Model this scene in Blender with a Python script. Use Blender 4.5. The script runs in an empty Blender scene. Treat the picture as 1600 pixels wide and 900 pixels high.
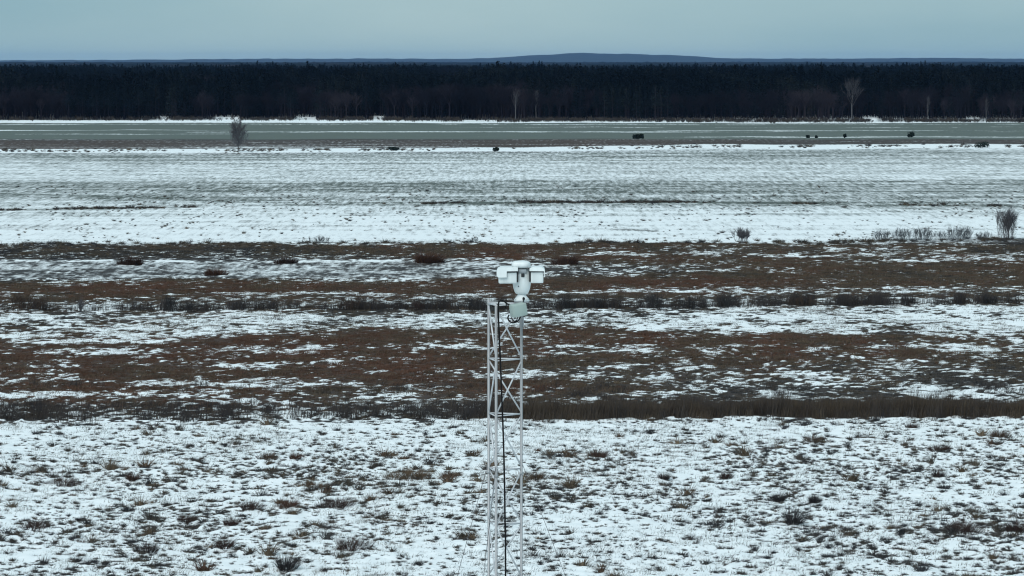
import bpy, bmesh, math, random
import numpy as np
from mathutils import Vector, Matrix

# ------------------------------------------------------------------ camera, sky, sun, exposure
scn = bpy.context.scene
COL = scn.collection
CAM_H = 28.0
FPX = 5500.0                       # focal length in pixels of the 1600 wide photograph
PITCH = math.atan(353.0 / FPX)     # horizon at row 97 of 900

cam_d = bpy.data.cameras.new('camera')
cam_d.sensor_width = 36.0
cam_d.lens = 36.0 * FPX / 1600.0
cam_d.clip_start = 1.0
cam_d.clip_end = 90000.0
cam = bpy.data.objects.new('camera', cam_d)
cam.location = (0, 0, CAM_H)
cam.rotation_euler = (math.pi / 2 - PITCH, 0, 0)
COL.objects.link(cam)
scn.camera = cam

SUN_EL, SUN_AZ = math.radians(48), math.radians(205)   # azimuth clockwise from +Y: behind the camera, to its left
world = bpy.data.worlds.new('World')
scn.world = world
world.use_nodes = True
nt = world.node_tree
nt.nodes.clear()
sky = nt.nodes.new('ShaderNodeTexSky')
sky.sky_type = 'NISHITA'
sky.sun_disc = False
sky.sun_elevation = SUN_EL
sky.sun_rotation = SUN_AZ
sky.altitude = 120
sky.air_density = 1.0
sky.dust_density = 0.6
sky.ozone_density = 2.0
# overcast: a nearly even cloud layer covers most of the clear sky
wtc = nt.nodes.new('ShaderNodeTexCoord')
wmap = nt.nodes.new('ShaderNodeMapping')
wmap.inputs['Scale'].default_value = (3.0, 3.0, 14.0)
wno = nt.nodes.new('ShaderNodeTexNoise')
wno.inputs['Scale'].default_value = 1.6
wno.inputs['Detail'].default_value = 5.0
wrmp = nt.nodes.new('ShaderNodeValToRGB')
wrmp.color_ramp.elements[0].position = 0.3
wrmp.color_ramp.elements[0].color = (2.5, 4.95, 6.15, 1)
wrmp.color_ramp.elements[1].position = 0.7
wrmp.color_ramp.elements[1].color = (4.3, 6.5, 7.2, 1)
wmix = nt.nodes.new('ShaderNodeMix')
wmix.data_type = 'RGBA'
wmix.inputs[0].default_value = 0.82
bg = nt.nodes.new('ShaderNodeBackground')
bg.inputs['Strength'].default_value = 0.05
wout = nt.nodes.new('ShaderNodeOutputWorld')
nt.links.new(wtc.outputs['Generated'], wmap.inputs['Vector'])
nt.links.new(wmap.outputs[0], wno.inputs['Vector'])
nt.links.new(wno.outputs[0], wrmp.inputs[0])
nt.links.new(sky.outputs[0], wmix.inputs[6])
nt.links.new(wrmp.outputs[0], wmix.inputs[7])
nt.links.new(wmix.outputs[2], bg.inputs['Color'])
nt.links.new(bg.outputs[0], wout.inputs['Surface'])

sun_d = bpy.data.lights.new('sun', 'SUN')
sun_d.energy = 1.5
sun_d.angle = math.radians(50)
sun_d.color = (1.0, 0.985, 0.955)
sun = bpy.data.objects.new('sun', sun_d)
sdir = Vector((math.sin(SUN_AZ) * math.cos(SUN_EL), math.cos(SUN_AZ) * math.cos(SUN_EL), math.sin(SUN_EL)))
sun.rotation_euler = (-sdir).to_track_quat('-Z', 'Y').to_euler()
sun.location = sdir * 60
COL.objects.link(sun)

vs = scn.view_settings
vs.view_transform = 'Standard'
vs.look = 'None'
vs.exposure = 0.75
vs.gamma = 1.0
vs.use_curve_mapping = False
cy = scn.cycles
cy.max_bounces = 3
cy.diffuse_bounces = 2
cy.glossy_bounces = 2
cy.transmission_bounces = 2
cy.volume_bounces = 0
cy.transparent_max_bounces = 4
cy.caustics_reflective = False
cy.caustics_refractive = False
cy.filter_width = 1.15
cy.use_denoising = True
cy.denoiser = 'OPENIMAGEDENOISE'
cy.denoising_input_passes = 'RGB_ALBEDO_NORMAL'
cy.denoising_prefilter = 'ACCURATE'

# ------------------------------------------------------------------ survey helpers (photo pixel <-> place on the ground)
cp, sp = math.cos(PITCH), math.sin(PITCH)

def ray(px, py):
    a, b = (px - 800.0) / FPX, (450.0 - py) / FPX
    return a, cp + b * sp, -sp + b * cp          # x, y, z

def at(px, py, z=0.0):
    x, y, zz = ray(px, py)
    t = (z - CAM_H) / zz
    return Vector((x * t, y * t, z))

def at_depth(px, py, Y):
    x, y, zz = ray(px, py)
    t = Y / y
    return Vector((x * t, Y, CAM_H + zz * t))

def row_y(py):
    return at(800, py).y

def to_px(X, Y, Z=0.0):
    d = Y * cp - (Z - CAM_H) * sp
    u = (Z - CAM_H) * cp + Y * sp
    return 800 + FPX * X / d, 450 - FPX * u / d

# ------------------------------------------------------------------ numpy noise
def _hash(ix, iy, seed):
    h = (ix.astype(np.int64) * 374761393 + iy.astype(np.int64) * 668265263 + seed * 974634541) & 0xFFFFFFFF
    h = ((h ^ (h >> 13)) * 1274126177) & 0xFFFFFFFF
    h = ((h ^ (h >> 16)) * 2246822519) & 0xFFFFFFFF
    return ((h ^ (h >> 15)) & 0xFFFFFF).astype(np.float64) / 0xFFFFFF

def vnoise(x, y, seed=0):
    ix, iy = np.floor(x), np.floor(y)
    fx, fy = x - ix, y - iy
    fx, fy = fx * fx * (3 - 2 * fx), fy * fy * (3 - 2 * fy)
    a = _hash(ix, iy, seed); b = _hash(ix + 1, iy, seed)
    c = _hash(ix, iy + 1, seed); d = _hash(ix + 1, iy + 1, seed)
    return (a + (b - a) * fx) * (1 - fy) + (c + (d - c) * fx) * fy

def fbm(x, y, seed=0, octv=4):
    s, a, t = 0.0, 0.5, 0.0
    for o in range(octv):
        s = s + a * vnoise(x, y, seed + o * 17); t += a
        a *= 0.55; x = x * 2.03 + 11.7; y = y * 2.03 - 7.3
    return s / t

def smooth(e0, e1, v):
    t = np.clip((v - e0) / (e1 - e0), 0, 1)
    return t * t * (3 - 2 * t)

# ------------------------------------------------------------------ map of the fields
# share of ground under snow, read off the photograph along lines across the valley (left to right)
SNOW_ROWS = [
 (40,  [.3]*9), (176, [.1]*9), (184, [.08,.1,.12,.12,.12,.15,.3,.3,.3]),
 (187.2, [.12,.3,.45,.35,.2,.3,.4,.4,.5]), (188.4, [.8,.95,1,.95,.6,.6,.45,.5,.6]), (190, [.95,1,1,1,.7,.85,.5,.6,.7]), (191.6,[.95,.95,1,1,.9,1,.9,1,1]),
 (192.6,[.25]*9), (194, [.25]*9),
 (194.8, [.55,.5,.4,.4,.4,.4,.4,.4,.4]), (195.6,[.12]*9), (198,[.15,.1,.12,.15,.2,.2,.15,.2,.2]), (199,[.1,.1,.15,.2,.3,.3,.2,.3,.3]),
 (200.5,[.1]*9), (202.6,[.12]*9), (203.3,[.95,.75,.2,.12,.12,.12,.3,.12,.12]), (204.2,[.12,.1,.1,.1,.1,.3,.65,.5,.2]), (205,[.1]*9),
 (206.2,[.12,.25,.55,.75,.7,.75,.35,.3,.3]), (207.3,[.12]*9), (209,[.3,.5,.3,.2,.2,.15,.15,.2,.2]), (210.5,[.1]*9), (213.4,[.1,.1,.1,.1,.1,.12,.3,.3,.3]),
 (214.4,[.08,.1,.1,.1,.1,.12,.7,.75,.6]), (215.4,[.1]*9), (218,[.06]*9), (226,[.1,.1,.2,.2,.1,.1,.05,.05,.05]), (227.6,[.1,.25,.6,.6,.1,.1,.05,.05,.05]),
 (228.6,[.1]*9), (229.6,[.95]*9), (234.5,[1]*9), (236.2,[.55]*9), (240,[.45,.42,.5,.5,.52,.5,.48,.42,.5]), (247,[.62,.45,.55,.6,.52,.5,.38,.48,.55]),
 (255,[.65,.6,.65,.65,.7,.7,.6,.6,.6]), (263,[.7,.68,.72,.66,.7,.72,.66,.7,.7]), (272,[.74,.7,.72,.7,.74,.7,.68,.7,.66]), (279,[.7,.66,.62,.68,.66,.66,.62,.66,.6]),
 (284,[.52,.55,.6,.5,.55,.5,.5,.52,.5]), (289,[.42,.4,.45,.38,.4,.42,.4,.4,.42]), (295,[.45,.45,.4,.42,.45,.4,.36,.42,.46]), (302,[.58,.5,.52,.55,.5,.46,.44,.5,.5]),
 (309,[.62,.5,.46,.55,.5,.45,.42,.48,.5]), (315,[.64,.6,.5,.55,.45,.35,.35,.42,.5]), (321,[.55,.6,.55,.5,.5,.55,.5,.5,.6]), (327,[.66,.78,.75,.8,.82,.85,.8,.8,.75]),
 (337,[.82,.84,.84,.88,.86,.9,.86,.9,.88]), (352,[.88,.88,.9,.92,.92,.94,.93,.94,.93]), (368,[.93,.94,.95,.95,.95,.96,.97,.96,.9]), (376,[.97,.97,.95,.95,.95,.97,.97,.6,.3]),
 (380,[.8,.6,.55,.5,.75,.9,.75,.3,.2]), (383,[.3,.2,.25,.5,.3,.3,.25,.3,.15]), (388,[.15,.1,.12,.12,.08,.1,.35,.4,.1]), (393,[.18,.22,.18,.12,.05,.35,.48,.45,.12]),
 (398,[.2,.25,.2,.15,.2,.45,.45,.5,.5]), (404,[.25,.25,.3,.3,.3,.25,.2,.4,.55]), (408,[.8,.85,.85,.85,.25,.15,.3,.4,.5]), (412,[.62,.62,.65,.65,.5,.25,.35,.25,.15]),
 (418,[.68,.66,.66,.6,.55,.5,.2,.12,.08]), (424,[.6,.58,.62,.55,.58,.52,.3,.1,.06]), (430,[.66,.64,.6,.55,.68,.3,.12,.06,.06]), (434,[.68,.68,.6,.55,.5,.3,.05,.15,.25]),
 (438,[.4,.4,.3,.4,.25,.1,.15,.15,.25]), (443,[.2,.2,.25,.3,.1,.06,.15,.2,.12]), (448,[.12,.1,.1,.1,.04,.04,.1,.3,.4]), (452,[.15,.05,.03,.03,.05,.2,.6,.65,.6]),
 (457,[.15,.15,.05,.1,.15,.55,.55,.4,.3]), (461,[.1,.25,.5,.75,.5,.2,.2,.15,.1]), (466,[.12,.2,.15,.4,.2,.15,.2,.2,.2]), (472,[.5,.55,.4,.3,.25,.5,.5,.5,.6]),
 (478,[.6,.65,.5,.35,.35,.6,.45,.4,.45]), (484,[.55,.5,.42,.35,.45,.45,.65,.45,.5]), (489,[.6,.62,.55,.55,.55,.72,.78,.8,.82]), (496,[.62,.64,.74,.74,.74,.78,.82,.84,.84]),
 (505,[.62,.68,.8,.8,.8,.8,.74,.8,.8]), (513,[.42,.52,.74,.55,.4,.62,.62,.62,.78]), (519,[.3,.5,.62,.3,.12,.2,.55,.5,.55]), (525,[.4,.62,.55,.2,.1,.1,.3,.15,.3]),
 (531,[.55,.6,.15,.15,.08,.08,.05,.1,.4]), (537,[.1,.15,.1,.2,.1,.1,.05,.3,.6]), (543,[.42,.5,.2,.4,.3,.4,.08,.35,.6]), (549,[.55,.55,.15,.2,.35,.5,.12,.12,.35]),
 (556,[.06,.05,.25,.04,.2,.2,.12,.06,.1]), (563,[.1,.15,.2,.04,.2,.2,.1,.25,.1]), (568,[.32,.35,.5,.03,.25,.12,.12,.35,.15]), (575,[.25,.15,.4,.04,.25,.35,.35,.4,.3]),
 (582,[.2,.12,.1,.04,.45,.45,.4,.4,.5]), (589,[.3,.1,.3,.03,.4,.4,.3,.45,.5]), (596,[.65,.42,.88,.3,.15,.4,.4,.45,.5]), (602,[.3,.2,.85,.5,.15,.35,.55,.5,.65]),
 (608,[.08,.1,.3,.15,.4,.3,.5,.5,.8]), (614,[.4,.38,.1,.3,.62,.4,.45,.6,.8]), (619,[.7,.75,.1,.42,.62,.4,.5,.5,.5]), (626,[.25,.3,.4,.3,.5,.5,.5,.35,.3]),
 (632,[.1,.1,.3,.25,.3,.3,.3,.25,.3]), (639,[.45,.45,.42,.4,.35,.3,.3,.3,.3]), (649,[.45,.45,.42,.4,.3,.2,.2,.2,.2]), (655,[.5,.5,.5,.6,.7,.75,.75,.78,.8]),
 (660,[.9,.88,.88,.9,.92,.92,.9,.88,.9]), (685,[.84,.82,.86,.86,.88,.86,.84,.82,.82]), (720,[.8,.82,.76,.8,.82,.82,.8,.8,.8]), (760,[.82,.78,.78,.74,.8,.84,.84,.86,.82]),
 (800,[.84,.82,.78,.78,.8,.84,.86,.84,.78]), (840,[.8,.8,.8,.82,.84,.84,.86,.82,.74]), (880,[.74,.74,.86,.84,.86,.84,.84,.84,.78]), (910,[.76,.8,.84,.84,.84,.84,.84,.84,.8]), (1600,[.8]*9)]
# colour of the dead growth: 0 blackish grey, 1 rust brown
RUST_ROWS = [(40,[.1]*9), (186,[.1]*9), (217,[.2]*9), (218.5,[.75,.7,.5,.6,.75,.75,.5,.5,.5]), (228,[.75,.7,.5,.6,.75,.75,.5,.5,.5]), (231,[.1]*9), (374,[.1]*9),
 (384,[.2,.2,.3,.5,.65,.5,.55,.6,.4]), (393,[.12,.12,.2,.4,.75,.6,.55,.5,.35]), (405,[.1,.15,.2,.3,.8,.7,.5,.5,.5]), (412,[.0,.0,.05,.1,.3,.5,.55,.5,.6]),
 (424,[.0,.0,.0,.0,.1,.2,.5,.5,.55]), (434,[.05,.05,.05,.15,.5,.6,.5,.5,.5]), (444,[.6,.7,.75,.8,.8,.9,.8,.7,.6]), (456,[.7,.8,.8,.8,.75,.7,.55,.5,.5]), (466,[.45,.5,.55,.55,.5,.35,.35,.4,.4]),
 (486,[.3,.3,.35,.3,.3,.2,.25,.25,.3]), (500,[.4,.3,.15,.15,.2,.15,.2,.15,.2]), (516,[.5,.5,.3,.6,.7,.6,.3,.35,.3]), (526,[.7,.7,.75,.8,.8,.8,.7,.6,.4]), (556,[.85,.85,.8,.95,.6,.6,.7,.6,.45]),
 (585,[.7,.75,.8,.9,.6,.4,.45,.3,.25]), (604,[.8,.85,.6,.7,.8,.45,.2,.2,.15]), (630,[.75,.8,.7,.5,.4,.4,.3,.2,.2]), (645,[.25,.25,.3,.3,.35,.5,.5,.4,.45]), (657,[.1]*9), (690,[.2,.2,.2,.2,.2,.2,.2,.3,.3]),
 (745,[.25,.3,.3,.4,.5,.2,.15,.2,.2]), (790,[.2,.2,.3,.35,.15,.12,.15,.15,.15]), (850,[.15,.25,.3,.25,.1,.1,.1,.15,.2]), (1600,[.15]*9)]
COLS_PX = np.linspace(0, 1600, 9)

def _table(rows):
    return np.array([r[0] for r in rows]), np.array([r[1] for r in rows])
_SN, _RU = _table(SNOW_ROWS), _table(RUST_ROWS)

def lookup(tab, px, py):
    ys, v = tab
    cx = np.clip(px / 200.0, -0.999, 8.999)
    c0 = np.clip(np.floor(cx).astype(int), 0, 7)
    fx = np.clip(cx - c0, 0, 1)
    r = np.clip(np.searchsorted(ys, py) - 1, 0, len(ys) - 2)
    fy = np.clip((py - ys[r]) / (ys[r + 1] - ys[r]), 0, 1)
    a = v[r, c0] * (1 - fx) + v[r, c0 + 1] * fx
    b = v[r + 1, c0] * (1 - fx) + v[r + 1, c0 + 1] * fx
    return a * (1 - fy) + b * fy

DARK_LINES = [  # old tracks and drains across the stubble: (points, half width in rows, strength)
 ([(-200,298),(0,302),(250,309),(460,321),(530,325)], 0.9, .55),
 ([(-200,333),(0,330),(150,326),(350,323.5),(460,321),(760,318),(830,317.3),(1060,315),(1300,318),(1450,321),(1800,325)], 1.3, .5),
 ([(640,319),(760,318),(850,317)], 1.1, .9),
 ([(240,284),(530,287),(800,284),(1060,283),(1300,282.5),(1800,281)], 0.6, .4),
 ([(530,292),(800,299),(1060,291),(1250,298),(1800,302)], 0.8, .35),
 ([(945,360),(985,360.8),(1030,361.5)], 1.2, 1.0),
 ([(790,363),(880,362)], 0.5, .7),
 ([(530,337),(800,338),(1060,336),(1800,331)], 0.35, .5),
 ([(0,343),(250,346),(530,342)], 0.3, .35),
 ([(-200,251),(500,249),(800,246),(1300,244)], 0.5, .25),
]

CLEARINGS = [(248, 262, 182.5), (334, 374, 183), (460, 494, 183), (580, 601, 182), (726, 776, 188.2), (1350, 1372, 184), (1508, 1530, 184.5), (425, 434, 186)]

def effective_row(px, py):
    off = np.interp(px, [-100, 0, 400, 800, 1000, 1100, 1600], [4.2, 4, 3, 1.3, -1, -3.2, -3.8])
    w = smooth(213, 226, py) * (1 - smooth(238, 300, py))
    py = py - off * w
    base = np.interp(px, [0, 400, 800, 1200, 1600], [5.0, 3.0, 0.0, -1.0, -3.0])      # the two drains run slightly askew
    w2 = smooth(630, 640, py) * (1 - smooth(660, 690, py))
    base2 = np.interp(px, [0, 400, 800, 1200, 1600], [5.0, 3.0, 0.0, -4.5, -8.0])
    w3 = smooth(462, 470, py) * (1 - smooth(494, 510, py))
    return py - base * w2 - base2 * w3

def cover(X, Y):
    """expected snow share and rust tone at a place"""
    Ys = np.maximum(Y, 150.0)
    px, py = to_px(X, Ys)
    wob = (fbm(X / 22.0, Y / 60.0, 3, 3) - .5) * 2
    pyw = effective_row(px, py) + wob * np.interp(py, [200, 240, 320, 420, 520, 640, 700], [.4, .5, 1.5, 2.5, 4.5, 4, 10]) * (1 - .8 * (smooth(640, 650, py) * (1 - smooth(668, 680, py))))
    s = lookup(_SN, px, pyw)
    r = lookup(_RU, px, pyw)
    for a, b, top in CLEARINGS:
        s = np.where((px > a) & (px < b) & (py > top) & (py < 190), .97, s)
    for pts, hw, k in DARK_LINES:
        xs, ys = zip(*pts)
        yl = np.interp(px, xs, ys)
        inside = (px >= xs[0]) & (px <= xs[-1])
        brk = smooth(.25, .5, fbm(X / 7.0, Y / 30.0, 41, 3))
        d = np.abs(py + wob * .6 - yl) / hw
        s = s - inside * k * brk * s * np.exp(-d * d)
    return s, r, px, py

def snow_mask(X, Y, fine=True):
    s, r, px, py = cover(X, Y)
    s = np.where((py > 382) & (py < 650), .07 + .90 * s, s)
    s = np.where((py > 484) & (py < 516), s * .88, s)
    s = np.where((py > 383) & (py < 466), s * .82, s)
    s = s * (1 - .26 * smooth(580, 600, py) * (1 - smooth(646, 652, py)) * smooth(600, 900, px))
    s = np.where((py > 318) & (py < 378), s * .87, s)
    s = np.where((py > 238) & (py <= 318), s * .90, s)
    # patches: drifts a few metres wide, tussock sized gaps between
    n = fbm(X / 3.2, Y / 5.5, 5, 5)
    n2 = fbm(X / 0.6, Y / 1.0, 9, 3)
    n3 = fbm(X / 14.0, Y / 9.0, 13, 3)
    near = smooth(640, 670, py)
    far = 1 - smooth(376, 384, py)
    n4 = fbm(X / .55, Y / .7, 21, 3)              # the hummocks of the ground itself: hollows stay bare
    m = n * .30 + n2 * .34 + n3 * .12 + (1 - n4) * .24
    m = m * (1 - near) + (n * .18 + n2 * .32 + (1 - n4) * .5) * near
    lines = fbm(X / 140.0 + .02 * Y, Y / 6.5, 15, 3) * .62 + fbm(X / 9.0, Y / 12.0, 16, 3) * .38   # the stubble lies in long drilled rows
    # stretch to about uniform
    u = smooth(.32, .68, m)
    w = .42
    t = np.clip((s - u) / w + .5, 0, 1)
    t = t * (1 - far) + far * np.clip(s + (.5 - lines) * .85, 0, 1)
    t = np.where(s > .985, 1, t)
    return t, s, r, px, py

# ------------------------------------------------------------------ materials
def new_mat(name):
    m = bpy.data.materials.new(name)
    m.use_nodes = True
    n = m.node_tree
    b = n.nodes['Principled BSDF']
    b.inputs['Roughness'].default_value = .8
    b.inputs['Specular IOR Level'].default_value = .2
    return m, n, b

def noise_node(n, scale, detail=4, rough=.55, vec=None, dim='3D'):
    t = n.nodes.new('ShaderNodeTexNoise')
    t.inputs['Scale'].default_value = scale
    t.inputs['Detail'].default_value = detail
    t.inputs['Roughness'].default_value = rough
    if vec is not None:
        n.links.new(vec, t.inputs['Vector'])
    return t.outputs[0]

def ramp(n, src, stops):
    r = n.nodes.new('ShaderNodeValToRGB')
    el = r.color_ramp.elements
    el[0].position, el[0].color = stops[0][0], (*stops[0][1], 1)
    el[1].position, el[1].color = stops[-1][0], (*stops[-1][1], 1)
    for p, c in stops[1:-1]:
        e = el.new(p); e.color = (*c, 1)
    n.links.new(src, r.inputs[0])
    return r.outputs[0]

def mixc(n, f, a, b, blend='MIX'):
    m = n.nodes.new('ShaderNodeMix')
    m.data_type = 'RGBA'
    m.blend_type = blend
    for sock, v in ((m.inputs[0], f), (m.inputs[6], a), (m.inputs[7], b)):
        if isinstance(v, (int, float)):
            sock.default_value = v
        elif isinstance(v, tuple):
            sock.default_value = (*v, 1)
        else:
            n.links.new(v, sock)
    return m.outputs[2]

def math_node(n, op, a, b=None, clamp=False):
    m = n.nodes.new('ShaderNodeMath')
    m.operation = op
    m.use_clamp = clamp
    for i, v in enumerate((a, b)):
        if v is None: continue
        if isinstance(v, (int, float)): m.inputs[i].default_value = v
        else: n.links.new(v, m.inputs[i])
    return m.outputs[0]

def attr(n, name, typ='GEOMETRY'):
    a = n.nodes.new('ShaderNodeAttribute')
    a.attribute_name = name
    a.attribute_type = typ
    return a

def simple_mat(name, col, rough=.6, metal=0.0, spec=.4, var=.15, scale=6.0, bump=0.0, streak=False):
    m, n, b = new_mat(name)
    tc = n.nodes.new('ShaderNodeTexCoord')
    v = tc.outputs['Object']
    if streak:
        mp = n.nodes.new('ShaderNodeMapping')
        mp.inputs['Scale'].default_value = (1, 1, .12)
        n.links.new(v, mp.inputs[0]); v = mp.outputs[0]
    f = noise_node(n, scale, 5, .6, v)
    lo = tuple(c * (1 - var) for c in col)
    hi = tuple(min(1, c * (1 + var)) for c in col)
    c = ramp(n, f, [(.3, lo), (.7, hi)])
    n.links.new(c, b.inputs['Base Color'])
    b.inputs['Roughness'].default_value = rough
    b.inputs['Metallic'].default_value = metal
    b.inputs['Specular IOR Level'].default_value = spec
    if bump:
        bp = n.nodes.new('ShaderNodeBump')
        bp.inputs['Strength'].default_value = bump
        bp.inputs['Distance'].default_value = .01
        n.links.new(f, bp.inputs['Height']); n.links.new(bp.outputs[0], b.inputs['Normal'])
    return m

SNOW = (.82, .86, .875)

def ground_material():
    m, n, b = new_mat('snowy_field')
    tc = n.nodes.new('ShaderNodeTexCoord')
    pos = tc.outputs['Object']
    s = attr(n, 'snow').outputs['Fac']
    ru = attr(n, 'rust').outputs['Fac']
    gr = attr(n, 'green').outputs['Fac']
    near = attr(n, 'near').outputs['Fac']
    # fine break-up of the snow edge; stubble rows on the far field
    f1 = noise_node(n, 2.6, 5, .62, pos)
    mp = n.nodes.new('ShaderNodeMapping')
    mp.inputs['Scale'].default_value = (.045, .26, 1)
    n.links.new(pos, mp.inputs[0])
    f2 = noise_node(n, 1.0, 8, .78, mp.outputs[0])
    mp2 = n.nodes.new('ShaderNodeMapping')
    mp2.inputs['Scale'].default_value = (.85, .075, 1)
    n.links.new(pos, mp2.inputs[0])
    f3 = noise_node(n, 1.0, 4, .75, mp2.outputs[0])
    mp3 = n.nodes.new('ShaderNodeMapping')
    mp3.inputs['Scale'].default_value = (.005, .30, 1)
    mp3.inputs['Rotation'].default_value = (0, 0, math.radians(1.2))
    n.links.new(pos, mp3.inputs[0])
    f4 = noise_node(n, 1.0, 5, .7, mp3.outputs[0])
    far_f = math_node(n, 'ADD', math_node(n, 'MULTIPLY', f2, .16), math_node(n, 'ADD', math_node(n, 'MULTIPLY', f3, .66), math_node(n, 'MULTIPLY', f4, .24)))
    far_f = math_node(n, 'SUBTRACT', far_f, .03)
    ff = mixc(n, near, far_f, f1)
    e = math_node(n, 'ADD', s, math_node(n, 'MULTIPLY', math_node(n, 'SUBTRACT', ff, .5), math_node(n, 'SUBTRACT', 2.5, math_node(n, 'MULTIPLY', near, .8))))
    k = n.nodes.new('ShaderNodeMapRange')
    k.interpolation_type = 'SMOOTHSTEP'
    n.links.new(math_node(n, 'ADD', math_node(n, 'MULTIPLY', near, .20), .10), k.inputs['From Min'])
    n.links.new(math_node(n, 'SUBTRACT', .92, math_node(n, 'MULTIPLY', near, .22)), k.inputs['From Max'])
    n.links.new(e, k.inputs['Value'])
    mask = k.outputs[0]
    full = n.nodes.new('ShaderNodeMapRange')
    full.inputs['From Min'].default_value = .97
    full.inputs['From Max'].default_value = 1.0
    n.links.new(s, full.inputs['Value'])
    mask = math_node(n, 'MAXIMUM', mask, full.outputs[0])
    litter = noise_node(n, 5.0, 5, .7, pos)
    dark = ramp(n, litter, [(.3, (.022, .022, .024)), (.7, (.070, .066, .064))])
    rust = ramp(n, litter, [(.3, (.034, .022, .016)), (.7, (.090, .058, .044))])
    green = ramp(n, f2, [(.3, (.080, .100, .088)), (.7, (.130, .152, .134))])
    col = mixc(n, ru, dark, rust)
    col = mixc(n, gr, col, green)
    sn = ramp(n, noise_node(n, .35, 4, .6, pos), [(.3, tuple(c * .95 for c in SNOW)), (.7, SNOW)])
    col = mixc(n, mask, col, sn)
    n.links.new(col, b.inputs['Base Color'])
    b.inputs['Roughness'].default_value = .85
    bp = n.nodes.new('ShaderNodeBump')
    bp.inputs['Strength'].default_value = .5
    bp.inputs['Distance'].default_value = .12
    n.links.new(f1, bp.inputs['Height'])
    n.links.new(bp.outputs[0], b.inputs['Normal'])
    return m

def growth_material(name, ramp_stops, var=.35):
    """dead grass and twigs; tone carried by each clump"""
    m, n, b = new_mat(name)
    t = attr(n, 'tint', 'INSTANCER').outputs['Fac']
    oi = n.nodes.new('ShaderNodeObjectInfo')
    rnd = oi.outputs['Random']
    geo = n.nodes.new('ShaderNodeNewGeometry')
    isl = geo.outputs['Random Per Island']
    c = ramp(n, t, ramp_stops)
    k = math_node(n, 'ADD', math_node(n, 'MULTIPLY', rnd, var), math_node(n, 'MULTIPLY', isl, var))
    k = math_node(n, 'ADD', k, 1 - var)
    c = mixc(n, 1.0, c, k, 'MULTIPLY')
    n.links.new(c, b.inputs['Base Color'])
    b.inputs['Roughness'].default_value = .9
    b.inputs['Specular IOR Level'].default_value = .05
    return m

def plain_growth(name, col, var=.4):
    m, n, b = new_mat(name)
    geo = n.nodes.new('ShaderNodeNewGeometry')
    c = ramp(n, geo.outputs['Random Per Island'], [(0, tuple(x * (1 - var) for x in col)), (1, tuple(x * (1 + var) for x in col))])
    n.links.new(c, b.inputs['Base Color'])
    b.inputs['Roughness'].default_value = .9
    b.inputs['Specular IOR Level'].default_value = .05
    return m

M = {}
M['ground'] = ground_material()
M['grass'] = growth_material('dead_grass', [(0, (.040, .042, .046)), (.35, (.082, .070, .054)), (.55, (.112, .086, .060)), (.75, (.092, .060, .045)), (1, (.116, .064, .045))], .5)
M['reed'] = growth_material('reed_stems', [(0, (.040, .038, .040)), (.5, (.070, .056, .044)), (1, (.115, .085, .055))])
M['needle'] = growth_material('conifer_needles', [(0, (.0035, .0075, .011)), (.6, (.006, .011, .0145)), (1, (.014, .020, .021))], .3)
M['bark'] = growth_material('forest_twigs', [(0, (.006, .007, .011)), (.6, (.015, .014, .020)), (1, (.042, .036, .044))], .3)
M['steel'] = simple_mat('galvanised_steel', (.335, .345, .355), .5, .25, .5, .16, 9.0, .1, True)
M['steel_lt'] = simple_mat('galvanised_rod', (.55, .56, .58), .45, .2, .5, .14, 14.0, .05, False)
M['white'] = simple_mat('white_paint', (.64, .68, .68), .45, 0, .4, .13, 5.0, 0, True)
M['whitecap'] = simple_mat('white_shield_paint', (.72, .76, .76), .45, 0, .4, .09, 6.0, 0, True)
M['grey'] = simple_mat('grey_casting', (.30, .33, .35), .55, .2, .4, .15, 20)
M['dark'] = simple_mat('dark_parts_and_shadow', (.02, .022, .025), .6, 0, .3, .2, 20)  # dark fittings, and the painted shade strips around the shields
M['glass'] = simple_mat('lens_glass', (.01, .012, .018), .08, 0, .7, .1, 5)
M['sage'] = simple_mat('sage_enclosure', (.33, .405, .375), .5, 0, .4, .07, 4.0, 0, True)
M['cable'] = simple_mat('black_cable', (.006, .006, .007), .6, 0, .15, .3, 10)
M['wire'] = simple_mat('steel_wire', (.12, .12, .13), .5, .6, .5, .2, 10)
M['concrete'] = simple_mat('concrete', (.33, .33, .32), .85, 0, .2, .2, 4, .3)

# ------------------------------------------------------------------ object helpers
def link(o, parent=None):
    COL.objects.link(o)
    if parent is not None:
        o.parent = parent
    return o

def mesh_from(name, verts, faces, mats, idx=None, smooth_=False):
    me = bpy.data.meshes.new(name)
    me.from_pydata([tuple(v) for v in verts], [], faces)
    for m in (mats if isinstance(mats, (list, tuple)) else [mats]):
        me.materials.append(m)
    if idx is not None:
        me.polygons.foreach_set('material_index', idx)
    if smooth_:
        me.polygons.foreach_set('use_smooth', [True] * len(me.polygons))
    me.update()
    return me

def add(name, me, parent=None, loc=None):
    o = bpy.data.objects.new(name, me)
    if loc is not None: o.location = loc
    return link(o, parent)

def tag(o, label=None, cat=None, group=None, kind=None):
    if label: o['label'] = label
    if cat: o['category'] = cat
    if group: o['group'] = group
    if kind: o['kind'] = kind
    return o

def empty(name, loc):
    o = bpy.data.objects.new(name, None)
    o.location = loc
    o.empty_display_size = .2
    return link(o)

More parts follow.
